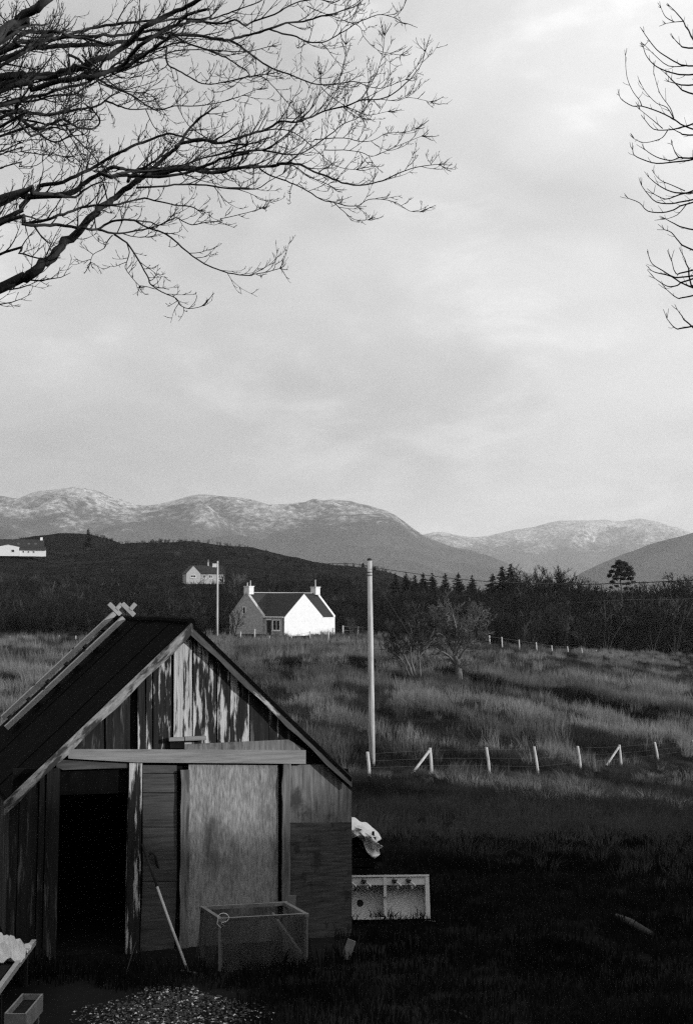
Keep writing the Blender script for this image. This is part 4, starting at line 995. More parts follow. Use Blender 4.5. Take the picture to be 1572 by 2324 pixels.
fence('line of pale posts crossing the far field towards the dark wood', [(px,d,px-1,ty) for px,d,ty in fp], .085, (.9,), .012)
hp = [(546,166,1434),(578,165,1428),(611,165,1443),(661,164,1442),(703,164,1433),(745,164,1433),(791,164,1445)]
fence('uneven post fence in front of the white cottage', [(px,d,px,ty) for px,d,ty in hp], .085, (.9,), .012)
fence('short pale post rail running off behind the white cottage gable', [(778,187,778,1420),(812,190,812,1422),(846,193,846,1424)], .10, (.9,.5), .03)
fence('post fence across the field behind the shed roof ladder', [(22,168,22,1444),(55,168,55,1443),(95,168,95,1443),(134,168,134,1442),(172,168,172,1443),(212,168,212,1444),(250,168,250,1444)], .075, (.9,), .012)

# ------------------------------------------------------------------ buildings
def house_frame(o, yaw_e1):
    e1 = Vector((math.cos(yaw_e1), math.sin(yaw_e1), 0)); eb = Vector((math.sin(yaw_e1), -math.cos(yaw_e1), 0))
    return lambda s, b, z: o + e1*s + eb*b + UP*z, e1, eb
def gable_block(Q, s0, s1, b0, b1, eave, ridge, along, m):
    """solid with gables; ridge along 's' or along 'b'"""
    mb = MB()
    if along == 's':
        bm_ = (b0+b1)/2
        poly = [Q(s0,b0,-1),Q(s0,b1,-1),Q(s0,b1,eave),Q(s0,bm_,ridge),Q(s0,b0,eave)]
        mb.prism(poly, Q(s1,0,0)-Q(s0,0,0))
    else:
        sm = (s0+s1)/2
        poly = [Q(s0,b0,-1),Q(s1,b0,-1),Q(s1,b0,eave),Q(sm,b0,ridge),Q(s0,b0,eave)]
        mb.prism(poly, Q(0,b1,0)-Q(0,b0,0))
    return mb
def slab(pts, th): mb = MB(); mb.prism(pts, -UP*th); return mb
def window(parent, c, ex, n, w, h, mull=1, pane_m='glass', sill=True):
    """recessed dark panes in a pale frame; c centre on wall, ex along the wall, n outwards"""
    mb = MB(); t_ = .09
    for sx in (-1, 1): mb.box(c + ex*(sx*(w/2-t_/2)) + n*.02, t_, .06, h, (ex, n, UP))
    for sz in (-1, 1): mb.box(c + UP*(sz*(h/2-t_/2)) + n*.02, w-2*t_-.002, .056, t_, (ex, n, UP))
    for k in range(mull): mb.box(c + ex*(-w/2 + w*(k+1)/(mull+1)) + n*.02, .07, .05, h-2*t_-.002, (ex, n, UP))
    wd = mb.build('window', M['trim'], parent)
    seg = w/(mull+1)
    for k in range(mull+1):
        mb = MB(); mb.box(c + ex*(-w/2 + seg*(k+.5)) + n*.010, seg-.06, .012, h-.1, (ex, n, UP)); mb.build('pane', M[pane_m], wd)
    if sill: mb = MB(); mb.box(c - UP*(h/2+.05) + n*.06, w+.2, .14, .08, (ex, n, UP)); mb.build('sill', M['trim'], wd)
    return wd
def cottage():
    d = 181.0; o = P(558, 1441, d); o.z = P(558, 1444, d).z
    Q, e1, eb = house_frame(o, math.radians(45))
    W, EV, RG, LEN = 6.4, 2.45, 5.35, 12.6
    t = thing('white_cottage', 'white cottage with bright sunlit gable, two chimneys and dark slate roof', 'house', o)
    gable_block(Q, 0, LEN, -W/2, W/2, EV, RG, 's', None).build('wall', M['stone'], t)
    S0, w, l = 3.55, 6.6, 3.75
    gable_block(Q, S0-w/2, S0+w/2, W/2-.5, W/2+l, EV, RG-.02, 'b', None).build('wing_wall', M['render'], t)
    # render skin of the sunlit front wall, paler than the shade-toned block
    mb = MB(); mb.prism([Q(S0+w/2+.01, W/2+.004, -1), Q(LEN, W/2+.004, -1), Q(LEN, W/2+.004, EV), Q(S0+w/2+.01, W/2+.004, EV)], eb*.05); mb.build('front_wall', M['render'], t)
    # left wall of the wing in rubble, its shade put into the grey
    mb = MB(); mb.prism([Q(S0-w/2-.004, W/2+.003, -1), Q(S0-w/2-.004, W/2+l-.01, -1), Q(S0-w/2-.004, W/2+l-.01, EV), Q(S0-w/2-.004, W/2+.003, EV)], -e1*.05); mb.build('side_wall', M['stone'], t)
    th = .14; oh = .12; sl_ = (RG-EV)/(W/2)
    for sg in (-1, 1):
        pts = [Q(.42, 0, RG+th), Q(LEN-.35, 0, RG+th), Q(LEN-.35, sg*(W/2+oh), EV+th-oh*sl_), Q(.42, sg*(W/2+oh), EV+th-oh*sl_)]
        slab(pts, th-.02).build('roof', M['slate'], t)
    sw = (RG-.02-EV)/(w/2)
    for sg in (-1, 1):
        pts = [Q(S0, -.2, RG+th-.03), Q(S0, W/2+l-.02, RG+th-.03), Q(S0+sg*(w/2+oh), W/2+l-.02, EV+th-oh*sw-.03), Q(S0+sg*(w/2+oh), W/2-.4, EV+th-oh*sw-.03)]
        slab(pts, th-.02).build('roof', M['slate'], t)
    # skews (raised gable copings) and ridge
    for s_a, s_b in ((-.02, .40), (LEN-.34, LEN+.02)):
        for sg in (-1, 1):
            mb = MB(); mb.prism([Q(s_a, 0, RG+.26), Q(s_b, 0, RG+.26), Q(s_b, sg*(W/2+.1), EV+.20-.09), Q(s_a, sg*(W/2+.1), EV+.20-.09)], -UP*.22)
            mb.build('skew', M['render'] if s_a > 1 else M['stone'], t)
    mb = MB(); mb.bar(Q(.9, 0, RG+.18), Q(LEN-.9, 0, RG+.18), .22, .10); mb.build('ridge', M['ridge'], t)
    for s_ in (.45, LEN-.45):
        ch_ = MB(); ch_.box(Q(s_, 0, RG+.42), .78, 1.0, .95, (e1, eb, UP)); c_ = ch_.build('chimney', M['render'], t)
        mb = MB(); mb.box(Q(s_, 0, RG+.951), .90, 1.12, .11, (e1, eb, UP)); mb.build('chimney_cap', M['render'], c_)
        pots = ((-.28, .45), (.3, .70)) if s_ < 1 else ((.0, .95),)
        for b_, h_p in pots:
            mb = MB(); mb.lathe(Q(s_, b_, RG+1.0), [(.13,0),(.09,.1),(.08,h_p)], 10); mb.build('chimney_pot', M['ridge'], c_, True)
    # openings
    nA = -e1
    window(t, Q(-.0, -.35, 3.25), eb, nA, .62, .95, 0, sill=False)
    xw = S0-w/2-.054
    mb = MB(); mb.box(Q(xw, W/2+.95, 1.05), .8, .05, 2.0, (eb, nA, UP)); dr_ = mb.build('door', M['glass'], t)
    mb = MB(); mb.box(Q(xw-.01, W/2+.95, 2.12), 1.0, .08, .1, (eb, nA, UP)); mb.build('door_lintel', M['trim'], dr_)
    window(t, Q(xw, W/2+2.35, 1.45), eb, nA, 1.35, 1.35, 1)
    mb = MB(); mb.tube([Q(xw-.05, W/2+l-.12, 0), Q(xw-.05, W/2+l-.12, EV-.1)], .06, 8); mb.build('downpipe', M['pipe'], t)
    mb = MB(); mb.tube([Q(xw-.08, W/2+.1, EV-.02), Q(xw-.08, W/2+l-.05, EV-.02)], .07, 8); mb.build('gutter', M['trim'], t)
    return t
cottage()
def mid_house():
    d = 400.0; o = onground(428, d); o.z = P(428, 1318, d).z
    Q, e1, eb = house_frame(o, math.radians(18))
    t = thing('grey_cottage', 'small pale cottage with a single gable on the hillside above the lamp pole', 'house', o)
    EV, RG, LEN = 1.9, 4.1, 9.2
    gable_block(Q, 0, LEN, 0, 4.4, EV, RG, 's', None).build('wall', M['stone'], t)
    gable_block(Q, -2.0, 2.0, 1.2, 6.2, EV, RG, 'b', None).build('gable_wing', M['stone'], t)
    for sg in (-1, 1):
        slab([Q(.2, 2.2, RG+.14), Q(LEN+.15, 2.2, RG+.14), Q(LEN+.15, 2.2+sg*2.4, EV+.02), Q(.2, 2.2+sg*2.4, EV+.02)], .12).build('roof', M['slate'], t)
        slab([Q(0, .8, RG+.12), Q(0, 6.3, RG+.12), Q(sg*2.2, 6.3, EV), Q(sg*2.2, .8, EV)], .12).build('roof', M['slate'], t)
    for s_, b_, w_ in ((3.4, 4.45, .8), (5.2, 4.45, 1.0), (7.6, 4.45, .8)): window(t, Q(s_, b_, 1.1), e1, eb, w_, .9, 1)
    window(t, Q(-.1, 6.25, 1.1), e1, eb, 1.4, .8, 1)
    mb = MB(); mb.box(Q(5.0, 2.2, RG+.5), .4, .6, 1.0, (e1, eb, UP)); c_ = mb.build('chimney', M['stone'], t)
    mb = MB(); mb.lathe(Q(5.0, 2.2, RG+1.0), [(.12,0),(.09,.8)], 8); mb.build('chimney_pot', M['ridge'], c_)
mid_house()
def long_house():
    d = 480.0; o = onground(18, d); o.z = P(18, 1257, d).z
    Q, e1, eb = house_frame(o, math.radians(14))
    t = thing('long_house', 'long low white house with roof lights on top of the hill', 'house', o)
    gable_block(Q, -6, 11.3, -1, 5, 2.3, 4.7, 's', None).build('wall', M['render'], t)
    gable_block(Q, -4, 3.2, 3, 8.5, 1.9, 2.6, 'b', None).build('front_wing', M['render'], t)
    for sg in (-1, 1): slab([Q(-6.2, 2, 4.85), Q(11.5, 2, 4.85), Q(11.5, 2+sg*3.3, 2.15), Q(-6.2, 2+sg*3.3, 2.15)], .13).build('roof', M['slate'], t)
    slab([Q(3.3, 5.05, 2.14), Q(12.0, 5.05, 2.14), Q(12.0, 7.2, 1.1), Q(3.3, 7.2, 1.1)], .12).build('lean_to_roof', M['slate'], t)
    mb = MB(); mb.prism([Q(3.3, 6.9, -1), Q(12.0, 6.9, -1), Q(12.0, 6.9, 1.15), Q(3.3, 6.9, 1.15)], -eb*.2); mb.build('lean_to_wall', M['render'], t)
    for sg in (-1, 1): slab([Q(-.4, 2.6, 2.76), Q(-.4, 8.5, 2.76), Q(-.4+sg*3.75, 8.5, 1.96), Q(-.4+sg*3.75, 2.6, 1.96)], .1).build('roof', M['render'], t)
    for s_ in (-5.2, 10.6):
        mb = MB(); mb.box(Q(s_, 2, 5.05), .8, .7, 1.0, (e1, eb, UP)); mb.build('chimney', M['trim'], t)
    for s_ in (2.6, 6.0, 8.2):
        mb = MB(); mb.prism([Q(s_, 3.6, 3.56), Q(s_+.8, 3.6, 3.56), Q(s_+.8, 4.3, 2.98), Q(s_, 4.3, 2.98)], UP*.06); mb.build('roof_light', M['horiz_wood'], t)
    for s_ in (4.6, 6.3, 8.0): window(t, Q(s_, 6.91, .45), e1, eb, .7, .7, 0, sill=False)
    window(t, Q(1.2, 8.51, .7), e1, eb, 1.1, 1.0, 0, sill=False)
long_house()
for (a, b, h, lb_) in (((345,1338),(371,1336),1.5,'short bright white wall among the scrub left below the hillside cottage'), ((395,1331),(446,1330),1.0,'low pale wall in front of the hillside cottage'), ((232,1324),(316,1325),1.0,'broken pale wall showing through the scrub near the lone trunks')):
    d = next(q for q in np.arange(190, 640, 2.0) if zg1(P(a[0], a[1]+4, q).x, q) > P(a[0], a[1]+4, q).z - .35); pa = P(a[0], a[1], d); pb2 = P(b[0], b[1], d); n_ = 7 if b[0]-a[0] > 40 else 3
    t = thing('garden_wall', lb_, 'wall', Vector((pa.x, d, zg1(pa.x, d))))
    for k in range(n_):
        q0 = pa.lerp(pb2, k/n_); q1 = pa.lerp(pb2, (k+.93)/n_); zb = zg1((q0.x+q1.x)/2, d)-.4; zt = zb + .4 + h*R.uniform(.6, 1.0)
        mb = MB(); mb.prism([Vector((q0.x,d,zb)),Vector((q1.x,d,zb)),Vector((q1.x,d,zt)),Vector((q0.x,d,zt+R.uniform(-.1,.1)))], Vector((0,.5,0))); mb.build('stone_block', M['stone'] if h < 1.4 else M['render'], t)

# ------------------------------------------------------------------ middle-distance trees
def bare(seed, h, stems, lev, spacing, spread, rmin, trunk_r, ln, up=.10, fork=.25):
    """bare tree at the origin: returns (trunk builder, twig builder)"""
    r = random.Random(seed); tr = MB(); tw = MB()
    for k in range(stems):
        az = 6.283*k/stems + r.uniform(-.4, .4); lean = spread*r.uniform(.4, 1.1) if stems > 1 else .05
        pts = wander(r, (math.cos(az)*.12*(stems > 1), math.sin(az)*.12*(stems > 1), -.3), (math.cos(az)*lean, math.sin(az)*lean, 1), h*r.uniform(.75, .95), 8, .09, .03)
        rr = [max(rmin, trunk_r*(1-.85*i/8)*(1.0 if stems == 1 else .6)) for i in range(9)]
        tr.tube(pts, rr, 7)
        twigs(tw, r, pts, rr, lev, spacing, ln, rmin, up=up, ang=(.4, 1.0), start=fork, decay=.52)
    return tr, tw
def bare_proto(name, args, m_tr, m_tw, both=False):
    tr, tw = bare(*args)
    if both:
        tw.add(tr.v, tr.f); return proto(name, tw, m_tw)
    return tr, tw
# scrub prototypes (joined, scattered: nobody could count them)
sp_ = [bare_proto('scrub_%d' % i, (200+i, 5.2, 8, 2, .42, .55, .026, .07, 1.9, .14, .1), None, M['scrub'], True) for i in range(4)]
sp_ += [bare_proto('wood_%d' % i, (230+i, 9.0, 4, 2, .50, .30, .030, .16, 2.9, .10, .16), None, M['scrub'], True) for i in range(3)]
sp_ += [bare_proto('pale_%d' % i, (240+i, 7.0, 3, 2, .8, .25, .020, .14, 1.9, .10, .25), None, M['scrub_pale'], True) for i in range(1)]
SPH = [max(v.co.z for v in o.data.vertices) for o in sp_]
def scrub_region(name, label, n, fx, kinds, tops=None, jit=.15, smin=.2, smax=.5):
    x, y = fx(n); kd = np.array(kinds)[NPR.randint(0, len(kinds), len(x))]
    pts, rots, scl = scat_pts(x, y, smin, smax, .08, (.85, 1.2))
    if tops is not None:      # canopy height above the valley floor, lower towards the field
        want = np.interp(y, tops[0], tops[1]) + NPR.normal(0, .8, len(x)) - pts[:, 2]
        sc = np.clip(want, 1.6, 12.5)/np.array(SPH)[kd]
        scl = np.stack([np.maximum(sc, .45), np.maximum(sc, .45), sc], -1)*NPR.uniform(1-jit, 1+jit*.3, len(x))[:, None]
    scatter(name, sp_, pts, rots, scl, kd, label)
def fx_right(n):
    y = NPR.uniform(190, 330, n); x = NPR.uniform(-2, 100, n)
    k = (y > far_edge(x)+5) & (x < .29*y+8); return x[k], y[k]
scrub_region('woodland', 'dark tangled bare wood beyond the far field fence', 2700, fx_right, [0,1,2,3,0,1,4,5,6], ([190,222,242,330],[1.4,3.4,5.6,5.9]))
def fx_back(n):
    y = NPR.uniform(318, 385, n); x = NPR.uniform(16, 122, n); return x, y
scrub_region('woodland', 'dim far edge of the bare wood under the conifer tops', 900, fx_back, [4,5,6,4,5,6,0], ([318,385],[4.8,5.8]))
def fx_left(n):
    y = NPR.uniform(186, 345, n); x = NPR.uniform(-105, 22, n); px = CX + F*x/y
    k = (np.abs(x) < .29*y+6) & ~((px > 800) & (y > 235)) & ~((x > -17) & (x < 0) & (y < 205)) & ~((px > 400) & (px < 515) & (y > 322)) & (NPR.rand(len(x)) < 1.0-.35*sst(250, 345, y)) & ~((x > 2) & (y < 205))
    return x[k], y[k]
scrub_region('hillside_scrub', 'dense bare scrub covering the foot of the hill behind the shed', 2500, fx_left, [0,1,2,3,0,1,2,3,4,7], ([186,220,260,300,345],[2.6,4.6,5.6,7.6,10.5]))
def fx_hill(n):
    y = NPR.uniform(345, 640, n); x = NPR.uniform(-190, 60, n); q = np.sin(x*.06+y*.03)+np.sin(x*.11-y*.05)
    k = (np.abs(x) < .29*y+6) & (q+NPR.normal(0,.5,n) > .1) & ~((np.abs(x+42) < 16) & (y > 340) & (y < 410)) & ~((x < -88) & (y > 425) & (y < 495)); return x[k], y[k]
scrub_region('hill_heather', 'low dark scrub and heather patches over the upper hill', 2600, fx_hill, [0,1,2,3], None, .15, .15, .42)

# the two trees in the field, traced limbs with free twigs
def field_tree(name, label, d, limbs, seed, ln, spacing, m_b, m_t):
    r = random.Random(seed); b = P(limbs[0][0][0][0], limbs[0][0][0][1], d); b.z = zg1(b.x, d)
    t = thing(name, label, 'tree', b); tw = MB()
    for i, (pl, w0, w1, dd_) in enumerate(limbs):
        n = len(pl); pts = [P(px, py, d + dd_*k/(n-1)) for k, (px, py) in enumerate(pl)]
        if pl[0][1] > 1535: pts[0].z = zg1(pts[0].x, pts[0].y) - .2
        pts = smooth_line(pts, 3); rr = [max(.02, (w0+(w1-w0)*k/(len(pts)-1))/2*d/F) for k in range(len(pts))]
        pts = [p + Vector((r.gauss(0,.03), r.gauss(0,.03), 0)) for p in pts]
        mb = MB(); mb.tube(pts, rr, 8); mb.build('trunk' if pl[0][1] > 1535 else 'limb', M[m_b], t, True)
        twigs(tw, r, pts, rr, 2, spacing, ln, .023, up=.06, ang=(.5, 1.2), start=.45 if pl[0][1] > 1535 else .2, decay=.55)
    o = tw.build('twigs', M[m_t], t); tag(o, kind='stuff')
field_tree('hawthorn_tree', 'gnarled bare tree with a single sunlit trunk standing in the field', 105, [
  ([(1043,1543),(1039,1515),(1032,1490)], 18, 11, 0), ([(1037,1512),(1018,1488),(1000,1478),(985,1468)], 6, 2, -1), ([(1032,1490),(1020,1460),(1008,1430),(990,1405),(975,1390)], 7, 2, 1.2),
  ([(1032,1490),(1035,1450),(1030,1410),(1022,1375)], 7, 2, -1.3), ([(1032,1490),(1048,1455),(1060,1420),(1066,1385)], 7, 2, .8), ([(1035,1500),(1060,1470),(1085,1445),(1108,1437)], 5, 1.6, -.6),
  ([(1034,1470),(1050,1430),(1085,1405)], 4, 1.5, 1.6), ([(1022,1462),(1000,1440),(972,1432)], 4, 1.5, -1.5), ([(1012,1440),(1015,1400),(1000,1370)], 3.5, 1.4, -.8), ([(1060,1425),(1085,1400),(1098,1385)], 3, 1.4, .5)], 31, 1.6, .15, 'bark_mid', 'twig_pale')
field_tree('hawthorn_tree', 'dark many-stemmed bare tree with slanting trunks in the field', 103, [
  ([(944,1549),(930,1518),(918,1485),(903,1455),(890,1430)], 7, 2, .5), ([(936,1548),(924,1520),(908,1495),(885,1478),(868,1474)], 6, 1.6, -.8), ([(952,1551),(953,1515),(948,1480),(956,1450),(966,1415)], 6, 1.8, 1),
  ([(948,1550),(936,1515),(930,1480),(934,1440),(926,1405)], 5.5, 1.8, -1.2), ([(950,1495),(972,1465),(990,1445)], 3.5, 1.4, .8), ([(918,1488),(896,1470),(878,1440)], 3.5, 1.4, 1.4), ([(932,1470),(950,1430),(945,1395)], 3, 1.4, .4), ([(954,1470),(980,1440),(985,1405)], 3, 1.4, -1)], 33, 1.6, .15, 'bark_mid', 'twig_mid')

# conifers
def conifer(seed, h, rw, dens):
    r = random.Random(seed); tr = MB(); cr = MB()
    tr.tube([(0,0,-.4),(0,0,h*.5),(0,0,h*.985)], [h*.022, h*.013, .02], 7)
    z = h*.10
    while z < h*.985:
        f = 1 - (z/h); Lb = rw*h*(f**.85)*r.uniform(.75, 1.12) + .12
        k = max(5, int(1.8*dens*(.5+f)))
        for i in range(k):
            az = r.uniform(0, 6.283); dx, dy = math.cos(az), math.sin(az); l_ = Lb*r.uniform(.55, 1.15)*(1+.18*math.sin(az*2+seed)); dr = r.uniform(.05, .55); z0 = z + r.uniform(-.03, .03)*h
            n = max(3, int(l_/.28))
            for q in range(n):
                t = (q+.6)/n; bx, by, bz_ = dx*l_*t, dy*l_*t, min(z0, h*.985) - l_*dr*t + .22*l_*t*t
                w = (.16+.30*l_*(1-t)**.7)*r.uniform(.7, 1.2)*.55; sx, sy = -dy, dx; fw = l_/n*1.5
                cr.add([(bx-dx*fw*.4, by-dy*fw*.4, bz_+.05), (bx+sx*w, by+sy*w, bz_-.14*r.random()-w*.3), (bx+dx*fw, by+dy*fw, bz_-.06), (bx-sx*w, by-sy*w, bz_-.14*r.random()-w*.3)], [(0,1,2),(0,2,3)])
        z += h*.028*r.uniform(.7, 1.3)
    return tr, cr
def plant_tree(name, label, cat_group, trcr, loc, m_tr, m_cr, crown='crown'):
    t = thing(name, label, 'tree', (0,0,0), cat_group)
    trcr[0].build('trunk', M[m_tr], t, True); trcr[1].build(crown, M[m_cr], t)
    t.location = loc; return t
cons = [(280,1298,285),(321,1303,290),(357,1306,292),(397,1303,290),(437,1298,285),(491,1300,284),(549,1296,283),(608,1303,288)]
CON = [(897,1299),(921,1297),(941,1304),(960,1298),(981,1299),(1010,1300),(1040,1298),(1071,1304)]
proto_c = []
for i, (px, py) in enumerate(CON):
    d = 292 + (i % 3)*6; g = onground(px, d); h = P(px, py, d).z - g.z
    lb_ = 'slender dark conifer in the row on the skyline beside the pole'
    if i < 3:
        t = plant_tree('conifer_tree', lb_, 'row of skyline conifers', conifer(300+i, 12.0, .30 if i else .33, 14), g, 'twig', 'needle'); proto_c.append(t); t.scale = (h/12,)*3
    else: copy_tree(proto_c[i % 3], g, i*1.3, h/12)
for i, (px, py, sc_w) in enumerate(((1140,1282,1.5),(1160,1277,1.7),(1118,1300,1.25))):
    d = 270+i*4; g = onground(px, d); h = P(px, py, d).z - g.z
    t = plant_tree('spruce_tree', ['broad dark spruce shouldering the tallest spruce', 'tallest broad spruce in the wood beside the round bare tree', 'lower broad spruce between the conifer row and the spruces'][i], 'broad spruces', conifer(320+i, h, .30, 13), g, 'twig', 'needle')
# big round bare tree and smaller round crowns on the skyline
def dome_tree(px, py, d, label, seed, wide, ln):
    g = onground(px, d); h = P(px, py, d).z - g.z
    tr, tw = bare(seed, h*.86, 22, 2, .32, wide, .034, .20, ln, .07, .12)
    k_ = h/max(v[2] for v in tw.v)
    for b_ in (tr, tw): b_.v = [(v[0]*k_, v[1]*k_, v[2]*k_) for v in b_.v]
    t = plant_tree('bare_tree', label, 'bare trees of the wood', (tr, tw), g, 'scrub', 'scrub', 'twigs')
    for c in t.children:
        if c.name.startswith('twigs'): tag(c, kind='stuff')
dome_tree(1237, 1277, 262, 'broad round-headed bare tree between the spruces and the pine', 401, .85, 4.0)
dome_tree(1215, 1283, 268, 'bare tree backing the round-headed tree next to the spruces', 402, .5, 3.2)
dome_tree(1500, 1305, 275, 'low round bare crown on the skyline past the pine', 403, .55, 2.4)
dome_tree(1550, 1295, 270, 'taller round bare crown standing past the pine and the low crown', 404, .55, 2.8)
dome_tree(1310, 1316, 290, 'thin bare crown on the skyline between round-headed tree and pine', 405, .4, 2.4)
dome_tree(1352, 1320, 286, 'feathery bare tree just short of the pine', 406, .4, 2.4)
# pale-stemmed trees that stand out of the wood
def stem_tree(px, d, h, label, seed, stems=2, m='scrub_pale'):
    g = onground(px, d); tr, tw = bare(seed, h, stems+1, 2, .42, .26, .022, .11, 2.0, .10, .2)
    t = plant_tree('bare_tree', label, 'bare trees of the wood', (tr, tw), g, m, 'scrub', 'twigs')
    for c in t.children:
        if c.name.startswith('twigs'): tag(c, kind='stuff')
stem_tree(1285, 215, 6.5, 'pale forked birch-like tree in the wood below the round-headed tree', 411, 3)
stem_tree(1318, 214, 6.5, 'slim pale-stemmed tree beside the forked pale tree', 412, 2)
stem_tree(1375, 217, 7.5, 'pale-stemmed tree at the wood edge below the pine', 413, 3)
stem_tree(1480, 236, 8.0, 'tall pale twin-stemmed tree in the wood near the far fence end', 414, 2)
stem_tree(1530, 240, 8.0, 'pale many-stemmed tree beyond the end of the far fence', 415, 4)
stem_tree(180, 250, 7.0, 'two slender pale trunks standing in the hillside scrub', 416, 2)
stem_tree(300, 215, 6.0, 'lone pale slim trunk in the scrub behind the roof ladder', 417, 1)
stem_tree(335, 212, 6.5, 'tallest of the pale slim trunks behind the roof ladder', 418, 1)
stem_tree(372, 214, 5.8, 'pale slim trunk in the scrub beside the shed ridge', 419, 1)
stem_tree(60, 205, 6.0, 'bushy pale bare tree in the scrub past the roof ladder foot', 420, 6, 'scrub_pale')
stem_tree(530, 176, 3.8, 'small bare bush growing against the cottage rubble gable', 421, 5, 'scrub')
stem_tree(450, 190, 5.5, 'bare bushy tree between the lamp pole and the shed ridge', 422, 5, 'scrub')
stem_tree(505, 395, 9.0, 'pale spiky tree beside the hillside cottage', 423, 3)
g = onground(198, 560); tr, cr = conifer(430, 8.0, .26, 9); plant_tree('conifer_tree', 'dark bushy conifer alone on the hill crest past the long house', None, (tr, cr), Vector((g.x, 560, g.z)), 'twig', 'needle')
# Scots pine: bare lower trunk and flat-topped cloud-like clumps
def scots_pine():
    d = 258.0; g = onground(1408, d); r = random.Random(77)
    t = thing('scots_pine', 'dark flat-topped pine with a bare lower trunk on the skyline', 'tree', g)
    top = P(1410, 1275, d); mb = MB(); tp = smooth_line([g - UP*.4, P(1410,1345,d), P(1407,1320,d), P(1411,1295,d), top - UP*.6], 4)
    mb.tube(tp, [.22*(1-.75*i/len(tp)) for i in range(len(tp))], 8); mb.build('trunk', M['bark_mid'], t, True)
    cl_ = [(1404,1277,.95),(1416,1281,.95),(1394,1286,.8),(1408,1289,1.1),(1427,1291,.9),(1388,1297,.75),(1402,1300,.9),(1420,1303,1.05),(1434,1301,.75),(1383,1306,.55),(1396,1311,.75),(1413,1313,.7),(1430,1313,.8),(1389,1321,.6),(1424,1324,.65),(1437,1321,.5),(1399,1329,.45),(1419,1335,.5),(1386,1333,.4),(1432,1335,.4)]
    nd = MB()
    for (px, py, s) in cl_:
        c = P(px, py, d + r.uniform(-1.5, 1.5)); k = int(np.argmin([(q-c).length + (5 if q.z > c.z else 0) for q in tp]))
        lb_ = MB(); lb_.tube([tp[k], tp[k].lerp(c, .6) - UP*.15, c], [.09,.06,.03], 5); lb_.build('limb', M['bark_mid'], t, True)
        for _ in range(int(230*s*s)+40):
            v = Vector((r.gauss(0,1), r.gauss(0,1), r.gauss(0,1))).normalized()*r.random()**.4*s*.78; v.z *= .62 + .25*math.sin(px)
            q = c + v; a = Vector((r.gauss(0,1), r.gauss(0,1), r.gauss(.5,.7))).normalized()*r.uniform(.14,.30); b_ = a.orthogonal().normalized()*r.uniform(.06,.14)
            nd.add([q-a-b_, q-a+b_, q+a], [(0,1,2)])
    nd.build('crown', M['needle'], t)
scots_pine()

# ------------------------------------------------------------------ unseen hedge, evergreens and house added to shade the yard
HEDGE = [(-14,7.6),(-6,8.4),(0,9.4),(4.5,10.1),(6.0,10.0),(6.7,9.7),(7.3,9.1),(7.8,8.5),(8.3,8.3),(8.8,8.6),(9.6,9.1),(12,9.1),(20,9.2),(31,9.2),(36,8.6),(39,6.6),(42,3.4),(43,2.0)]  # top line shaped to set the shadow edge on the shed
def shade_hedge():
    x0 = 30.0; r = random.Random(12); ys_ = [p[0] for p in HEDGE]; hs_ = [p[1] for p in HEDGE]
    t = thing('tall_hedge', 'tall dense evergreen hedge that shades the yard', 'hedge', (x0, 14, zg1(x0, 14)))
    top = []; bot = []
    for yy in np.arange(-14, 43.1, .6):
        h = float(np.interp(yy, ys_, hs_)); top.append(Vector((x0-.4, yy, h-.35))); bot.append(Vector((x0-.4, yy, zg1(x0, yy)-.5)))
    mb = MB(); mb.prism(top + bot[::-1], Vector((.8,0,0))); mb.build('inner_branches', M['black_wood'], t)  # solid block inside the added hedge stops the sun
    lf = MB()
    for _ in range(26000):
        yy = r.uniform(-14, 43); h = float(np.interp(yy, ys_, hs_)) + r.gauss(0, .05); zb = zg1(x0, yy)
        z = h - abs(r.gauss(0, .35)) if r.random() < .5 else r.uniform(zb, h)
        c = Vector((x0 + r.uniform(-1.0, 1.0), yy, z)); a = Vector((r.gauss(0,1), r.gauss(0,1), r.gauss(0,1))).normalized()*r.uniform(.08,.2); b_ = a.orthogonal().normalized()*r.uniform(.05,.12)
        lf.add([c-a-b_, c-a+b_, c+a], [(0,1,2)])
    o = lf.build('leaves', M['needle'], t); tag(o, kind='stuff')
shade_hedge()
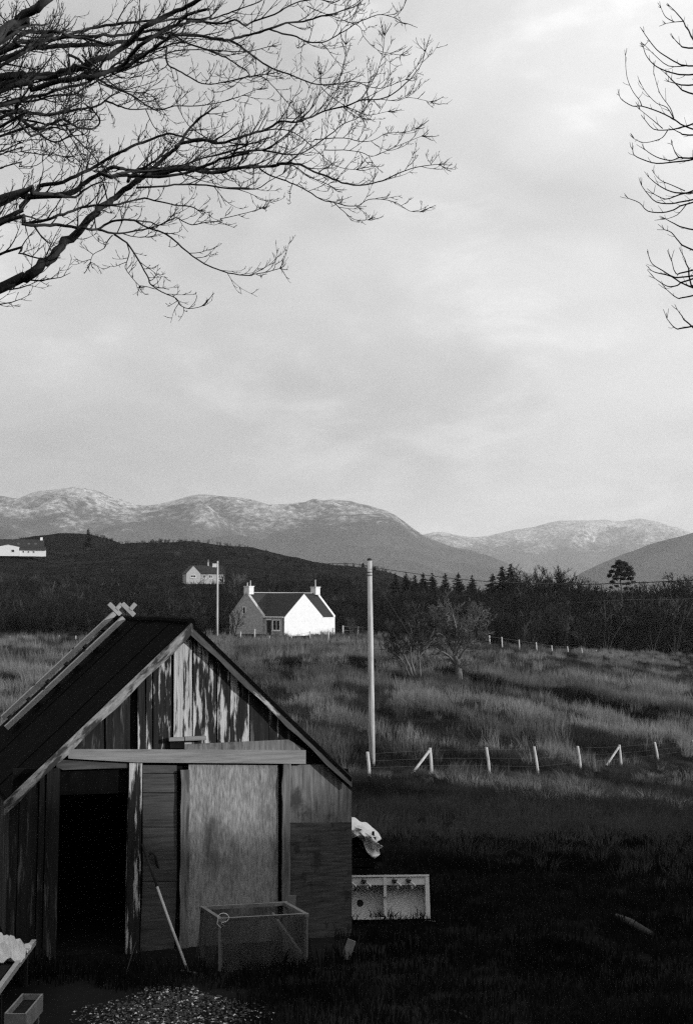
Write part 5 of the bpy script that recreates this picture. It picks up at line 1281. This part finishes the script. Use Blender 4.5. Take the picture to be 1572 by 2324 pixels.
for i, (xx, yy, hh) in enumerate(((15, -1.5, 13.5), (19.5, 1.5, 14), (24, 4, 13), (23, 19.5, 12), (26, 23, 12.5), (22, 26, 11.5))):  # dense trees added out of view to block skylight from the shed
    t = plant_tree('evergreen_tree', ['dense evergreen tree close to the end wall of the stone house', 'tallest dense evergreen tree between the stone house and the tall hedge', 'dense evergreen tree hard against the tall hedge near the house', 'dense evergreen tree beside the tall hedge level with the shed', 'dense evergreen tree between the tall hedge and the bank', 'shortest dense evergreen tree at the top of the bank'][i], 'evergreens around the yard', conifer(520+i, hh, .26, 15), Vector((xx, yy, zg1(xx, yy))), 'twig', 'needle')
def home():  # house behind the viewpoint, enlarged to cut skylight on the shed
    t = thing('stone_house', 'tall dark stone house overlooking the yard', 'house', (0, -5, 0))
    m = M['house_stone']
    mb = MB(); mb.prism([(-17,-.9,-.5),(-17,-9,-.5),(-17,-9,8.0),(-17,-4.95,12.4),(-17,-.9,8.0)], (29,0,0)); mb.build('wall', m, t)
    for a, b in ((-.6, 1), (-9.3, -1)):
        slab([Vector((-17.2,-4.95,12.58)), Vector((12.2,-4.95,12.58)), Vector((12.2,a,7.85)), Vector((-17.2,a,7.85))], .12).build('roof', M['slate'], t)
    for xx in (-16.2, 11.2): mb = MB(); mb.box((xx,-4.95,13.2), .9, 1.4, 2.4); mb.build('chimney', m, t)
    for xx in (-14, -10.5, -7, -3.4, 3.4, 6.6, 9.8):
        for zz_ in (1.6, 4.4): window(t, Vector((xx, -.9, zz_)), Vector((1,0,0)), Vector((0,1,0)), 1.0, 1.5, 1)
    window(t, Vector((0, -.9, 3.9)), Vector((1,0,0)), Vector((0,1,0)), 1.2, 1.7, 1)
home()

# ------------------------------------------------------------------ haze
def haze():
    mb = MB(); mb.box((0, 6600, 470), 33000, 17600, 1040); o = mb.build('haze', None) if False else None
    me = bpy.data.meshes.new('haze'); me.from_pydata(mb.v, [], mb.f)
    m = bpy.data.materials.new('haze'); m.use_nodes = True; t = m.node_tree; t.nodes.clear()
    oo = N(t, 'ShaderNodeOutputMaterial'); v = N(t, 'ShaderNodeVolumePrincipled'); v.inputs['Density'].default_value = 5.2e-5; v.inputs['Color'].default_value = (.92,.92,.92,1); v.inputs['Anisotropy'].default_value = 0.2
    t.links.new(v.outputs[0], oo.inputs['Volume']); me.materials.append(m)
    o = bpy.data.objects.new('haze', me); COL.objects.link(o); tag(o, 'thin pale haze over the valley', kind='stuff')
haze()
